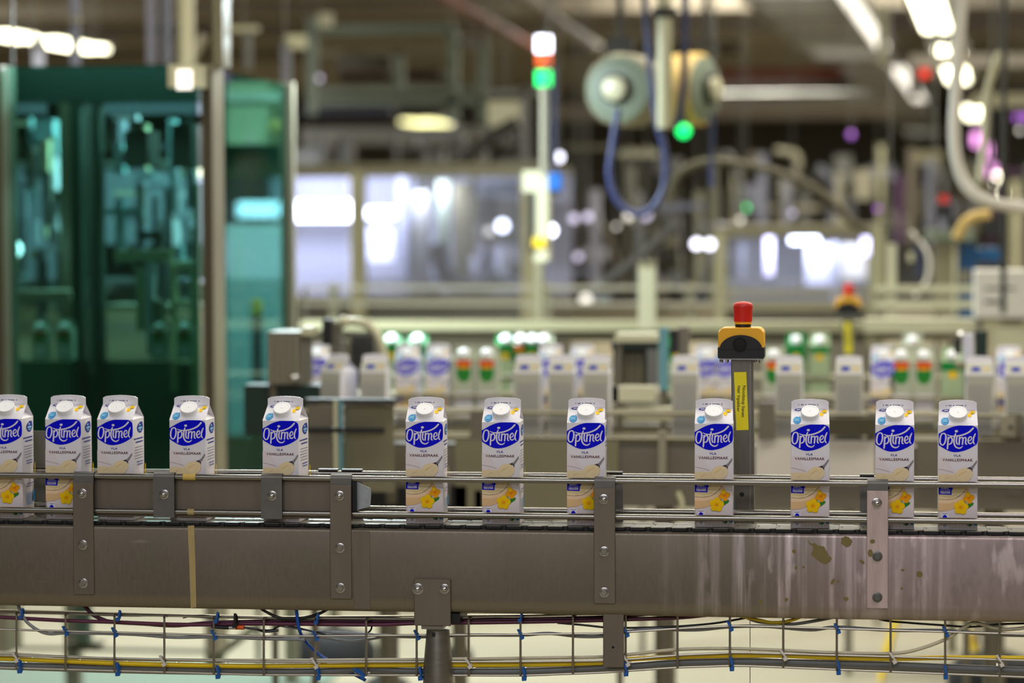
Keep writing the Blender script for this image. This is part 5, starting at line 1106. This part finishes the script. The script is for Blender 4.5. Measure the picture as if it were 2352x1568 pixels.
area(tuple(atD(2700, 330, 24)), 2, 1, 14, (.75, .3, .9), (0, math.radians(60), 0))

# ---- under the ceiling
HD_ = Vector((math.sin(math.radians(2.5)), math.cos(math.radians(2.5)), 0))
def lampbar(label, x, y, z, L_, w=.22, mn='tube_warm', h=.06):
    a = onZ(x, y, z); side = Vector((HD_.y, -HD_.x, 0)); t = thing('ceiling_lamp', label, 'ceiling lamp', a, 'fluorescent ceiling lamps')
    def bar(p, L, wd, z0, z1, nm, mnn):
        P = [p + side * wd / 2, p + side * wd / 2 + HD_ * L, p - side * wd / 2 + HD_ * L, p - side * wd / 2]
        MB().prism([Vector((v.x, v.y, z0)) for v in P], (0, 0, z1 - z0)).build(nm, mnn, t)
    bar(a - HD_ * .05, L_ + .1, w + .06, z + .03, z + h + .03, 'housing', 'grey')
    for s_ in (-.25, .25): bar(a + side * w * s_, L_, w * .3, z, z + .03, 'tube', mn)
    for k in (.15, .85):
        p = a + HD_ * L_ * k; MB().cyl((p.x, p.y, z + h), (p.x, p.y, ZC), .006, n=6).build('hanger_rod', 'grey', t)
for l, x, y, z, L_, w in (('cut off large lamp beside the hooked conduit at top right', 2112, -40, 3.0, 4.4, .24), ('second lamp down the row behind the hooked conduit', 2178, 116, 3.0, 5.5, .26), ('third lamp down the row beside the thin conduit', 2236, 252, 3.0, 3.2, .3),
        ('bright lamp at the top left corner', -6, 82, 3.0, .62, .24), ('bright lamp above the green cabin, next to the corner one', 102, 98, 3.0, .85, .28), ('short bright lamp end above the green cabin', 204, 114, 3.0, .22, .24),
        ('lamp along the edge of the ceiling tray, near end', 1936, -16, 2.95, 5.6, .12), ('lamp along the edge of the ceiling tray, far end', 2062, 160, 2.95, 7, .16), ('oval looking lamp above the long lit cell', 955, 282, 2.6, 1.1, .42)):
    if 'near end' in l: mn = 'lamp_soft'
    elif 'far end' in l: mn = 'lamp_soft'
    elif 'oval' in l: mn = em('lamp_cream', (255, 250, 180), 3.2).name
    else: mn = 'tube_warm'
    lampbar(l, x, y, z, L_ if 'bright lamp' not in l else L_, w, mn)
# ribbed ceiling tray at right
tr = thing('ceiling_tray', 'wide ribbed grey cable tray receding under the ceiling at right', 'cable tray', onZ(1830, 0, 3.0))
A0, B0 = onZ(1700, -10, 3.0), onZ(1930, -10, 3.0); Lt = 34
for p in (A0, B0):
    s0 = Vector((HD_.y, -HD_.x, 0)) * .03; MB().prism([p - s0, p + s0, p + s0 + HD_ * Lt, p - s0 + HD_ * Lt], (0, 0, .1)).build('side_rail', 'duct', tr)
wv = B0 - A0
for i in range(56):
    p = A0 + HD_ * (.2 + i * .6); MB().prism([p, p + wv, p + wv + HD_ * .42, p + HD_ * .42], (0, 0, .03)).build('rung', 'duct' if i % 3 else 'grey', tr)
# beams, pipes and frames
def crossbeam(label, y, D, h, mn, x0=-200, x1=2500, name='ceiling_beam', cat='beam'):
    Y = YD(1176, D); a = onY(x0, y, Y); b = onY(x1, y, Y); solo(MB().bbox((a.x, Y, a.z - h), (b.x, Y + .2, a.z), .01), name, label, cat, mn)
for l, y, D, h, mn, x0, x1 in (('brown ceiling beam crossing at the very top', 10, 24, .16, 'beam_br', -300, 2600), ('second brown ceiling beam below the top one', 60, 27, .18, 'beam_br', -300, 2600), ('dark brown crossbeam behind the hose reels', 100, 22, .1, 'olive_dk', 1290, 1700), ('rust red crossbeam right of the hose reels', 158, 26, .09, 'redbrown', 1650, 1935),
        ('dark crossbeam under the rust red one', 180, 25, .1, 'brown_dk', 1650, 1960), ('grey crossing pipe below the rust red beam', 212, 23, .09, 'duct', 1650, 2000), ('olive crossbeam low behind the hose reels', 240, 28, .16, 'beam_br', 1240, 2050), ('far brown crossbeam at the left above the cabin', 118, 30, .12, 'beam_br', -100, 700),
        ('dark bar in place of the left dark slot of the grey ceiling frame', 165, 14.6, .045, 'brown_dk', 775, 892), ('dark bar in place of the right dark slot of the grey ceiling frame', 160, 14.6, .05, 'brown_dk', 930, 1012), ('dusky blue crossing duct above the oval lamp', 248, 20, .06, 'dkblue', 690, 900), ('wide grey duct crossing under the oval lamp', 292, 18, .12, 'duct', 690, 1180), ('dark brown box beam left above the lit cell', 345, 18, .09, 'brown_dk', 690, 745)):  # the two dark bars stand in for dark slots of the frame
    crossbeam(l, y, D, h, mn, x0, x1)
solo(MB().tube([atD(960, -40, 16), atD(1110, 40, 19), atD(1235, 112, 23)], .028, 8), 'sprinkler_pipe', 'reddish brown sprinkler pipe slanting down towards the beacon', 'pipe', 'redbrown', None, True)
solo(MB().tube([atD(1160, -40, 16), atD(1290, 60, 19), atD(1400, 130, 23)], .05, 8), 'ceiling_pipe', 'pale pipe slanting under the ceiling above the beacon', 'pipe', 'beam_br', None, True)
multi('ceiling_frame', 'grey-green box frame hanging under the ceiling at centre left', 'frame', 15, [('upright', 'greengrey', 703, 40, 725, 262), ('upright', 'greengrey', 1026, 66, 1052, 280), ('upright', 'greengrey', 1098, 96, 1122, 280), ('crossbar', 'greengrey', 725, 58, 1040, 76), ('crossbar', 'olive', 725, 118, 1040, 126, .4), ('crossbar', 'greengrey', 725, 200, 1110, 214, .4), ('crossbar', 'greengrey', 725, 226, 1110, 240), ('crossbar', 'grey', 1052, 90, 1110, 104), ('lamp_shade', 'cream', 730, 30, 760, 62, -.1), ('post', 'greengrey', 905, 120, 925, 200, .4), ('side_box', 'beam_br', 770, 128, 900, 160, .6)])
multi('ceiling_frame', 'paler hanging rails and duct left of the beacon', 'frame', 14, [('duct', 'cream', 1120, 232, 1190, 290, 0, .3), ('upright', 'grey', 1196, 200, 1214, 390), ('crossbar', 'grey', 1120, 205, 1240, 218), ('slanted_bar', 'dkgrey', [(1030, 400), (1120, 320), (1190, 280)], .035, 'tube')])
multi('hanging_mast', 'lavender grey masts hanging above the green cabin', 'mast', 12, [('mast', 'lav_dk', 336, -40, 352, 146), ('mast', 'lav_dk', 370, -40, 390, 146, .1), ('mast', 'cream', 412, -40, 440, 150, -.3), ('crossbar', 'brown_dk', 340, 60, 480, 76, .3), ('brace', 'alu', [(440, 140), (470, 80)], .02, 'tube')])
multi('hanger_pole', 'thin lavender pole above the left lamps', 'pole', 11, [('pole', 'lav_dk', 160, -40, 180, 150, 0, .03), ('clip', 'alu', 158, 40, 182, 50, -.01, .03)])
multi('hanger_pole', 'short thick grey pole at the far left behind the cabin top', 'pole', 11, [('pole', 'lav', 74, 90, 98, 156, 0, .03), ('clip', 'alu', 72, 100, 100, 108, -.01, .03)])
multi('hanging_frame', 'grey hanging frame just right of the cabin upper pole', 'frame', 13, [('upright', 'grey', 560, 70, 574, 160), ('crossbar', 'cream', 525, 60, 590, 72), ('upright', 'lav_dk', 646, 96, 664, 190), ('shade', 'cream', 655, 80, 700, 112)])  # plain frame hanging from the ceiling
multi('hanging_post', 'pale posts hanging right of the ceiling tray top', 'post', 15, [('post', 'cream', 2016, 10, 2036, 150), ('post', 'grey', 2090, 150, 2112, 220), ('red_light', 'lamp_red', 2112, 158, 2134, 178), ('crossbar', 'panel_lt', 2090, 126, 2500, 150, .5), ('crossbar', 'cream', 2230, 215, 2500, 244, .5), ('purple_strip', 'lamp_purple', 2330, 262, 2420, 276, 1.0), ('crossbar', 'panel_lt', 2190, -30, 2500, 12, .5)])

# ---- near the floor
solo(pb(MB(), -200, 1500, 600, 1700, YD(200, 9.0), .9) if False else MB().box((-3.6, 7.0, .0), (onZ(900, 1560, 0).x - .2, 9.35, .006)), 'floor_mat', 'green-grey rubber mat on the floor under the green cabin', 'mat', 'mat_green')
multi('low_frame', 'low olive floor frame under the green cabin', 'frame', 8.9, [('rail', 'olive_dk', -60, 1486, 480, 1500, 0, .05), ('post', 'olive', 470, 1390, 508, 1545, 0, .05), ('post', 'mat_green', 172, 1380, 205, 1490, -.02, .04), ('foot', 'olive_dk', 150, 1478, 225, 1488, -.03, .08), ('brace', 'olive', [(505, 1500), (600, 1430)], .014, 'tube')])
def foot(label, x, y, r, h, post):
    p = onZ(x, y, 0); t = thing('floor_stand', label, 'machine foot', p)
    MB().lathe(p, [(r, 0), (r, h * .4), (r * .8, h * .8), (r * .35, h)], (0, 0, 1), 26).build('black_foot', 'blackmatte', t, True)
    MB().cyl(p + Vector((0, 0, h * .9)), p + Vector((0, 0, .8)), post, n=16).build('column', 'olive', t, True)
foot('wide black machine foot on the floor left of the conveyor leg', 768, 1518, .155, .12, .02); foot('small black machine foot on the floor right of the conveyor leg', 1052, 1524, .055, .07, .022); foot('big black machine foot with column at the lower right', 2285, 1585, .16, .13, .03)
for x, l in ((888, 'steel column standing behind the mesh tray left of the leg'), (1523, 'steel column standing behind the mesh tray right of the hanger plate')):
    p = onZ(x, 1585, 0); t = thing('machine_column', l, 'post', p); MB().bbox((p.x - .026, p.y - .02, .01), (p.x + .026, p.y + .03, .8), .004).build('column', 'panel_grey', t); MB().lathe(p, [(.06, 0), (.06, .01)], (0, 0, 1), 16).build('foot', 'dkgrey', t, True)
ys = thing('step_stand', 'yellow step stand with splayed legs on the floor at lower right', 'step stand', onZ(2130, 1560, 0))
p0, p1 = onZ(2022, 1565, 0), onZ(2262, 1565, 0); tp0 = onY(2066, 1400, p0.y + .1); tp1 = onY(2206, 1400, p1.y + .1)
for a_, b_ in ((p0, tp0), (p1, tp1)):
    MB().tube([a_, b_], .011, 8).build('leg', 'yellow', ys, True); MB().tube([a_ + Vector((0, .3, 0)), b_ + Vector((0, .1, 0))], .011, 8).build('leg', 'yellow', ys, True)
MB().box((tp0.x - .02, tp0.y - .03, tp0.z), (tp1.x + .02, tp0.y + .2, tp0.z + .03)).build('platform', 'yellow', ys)
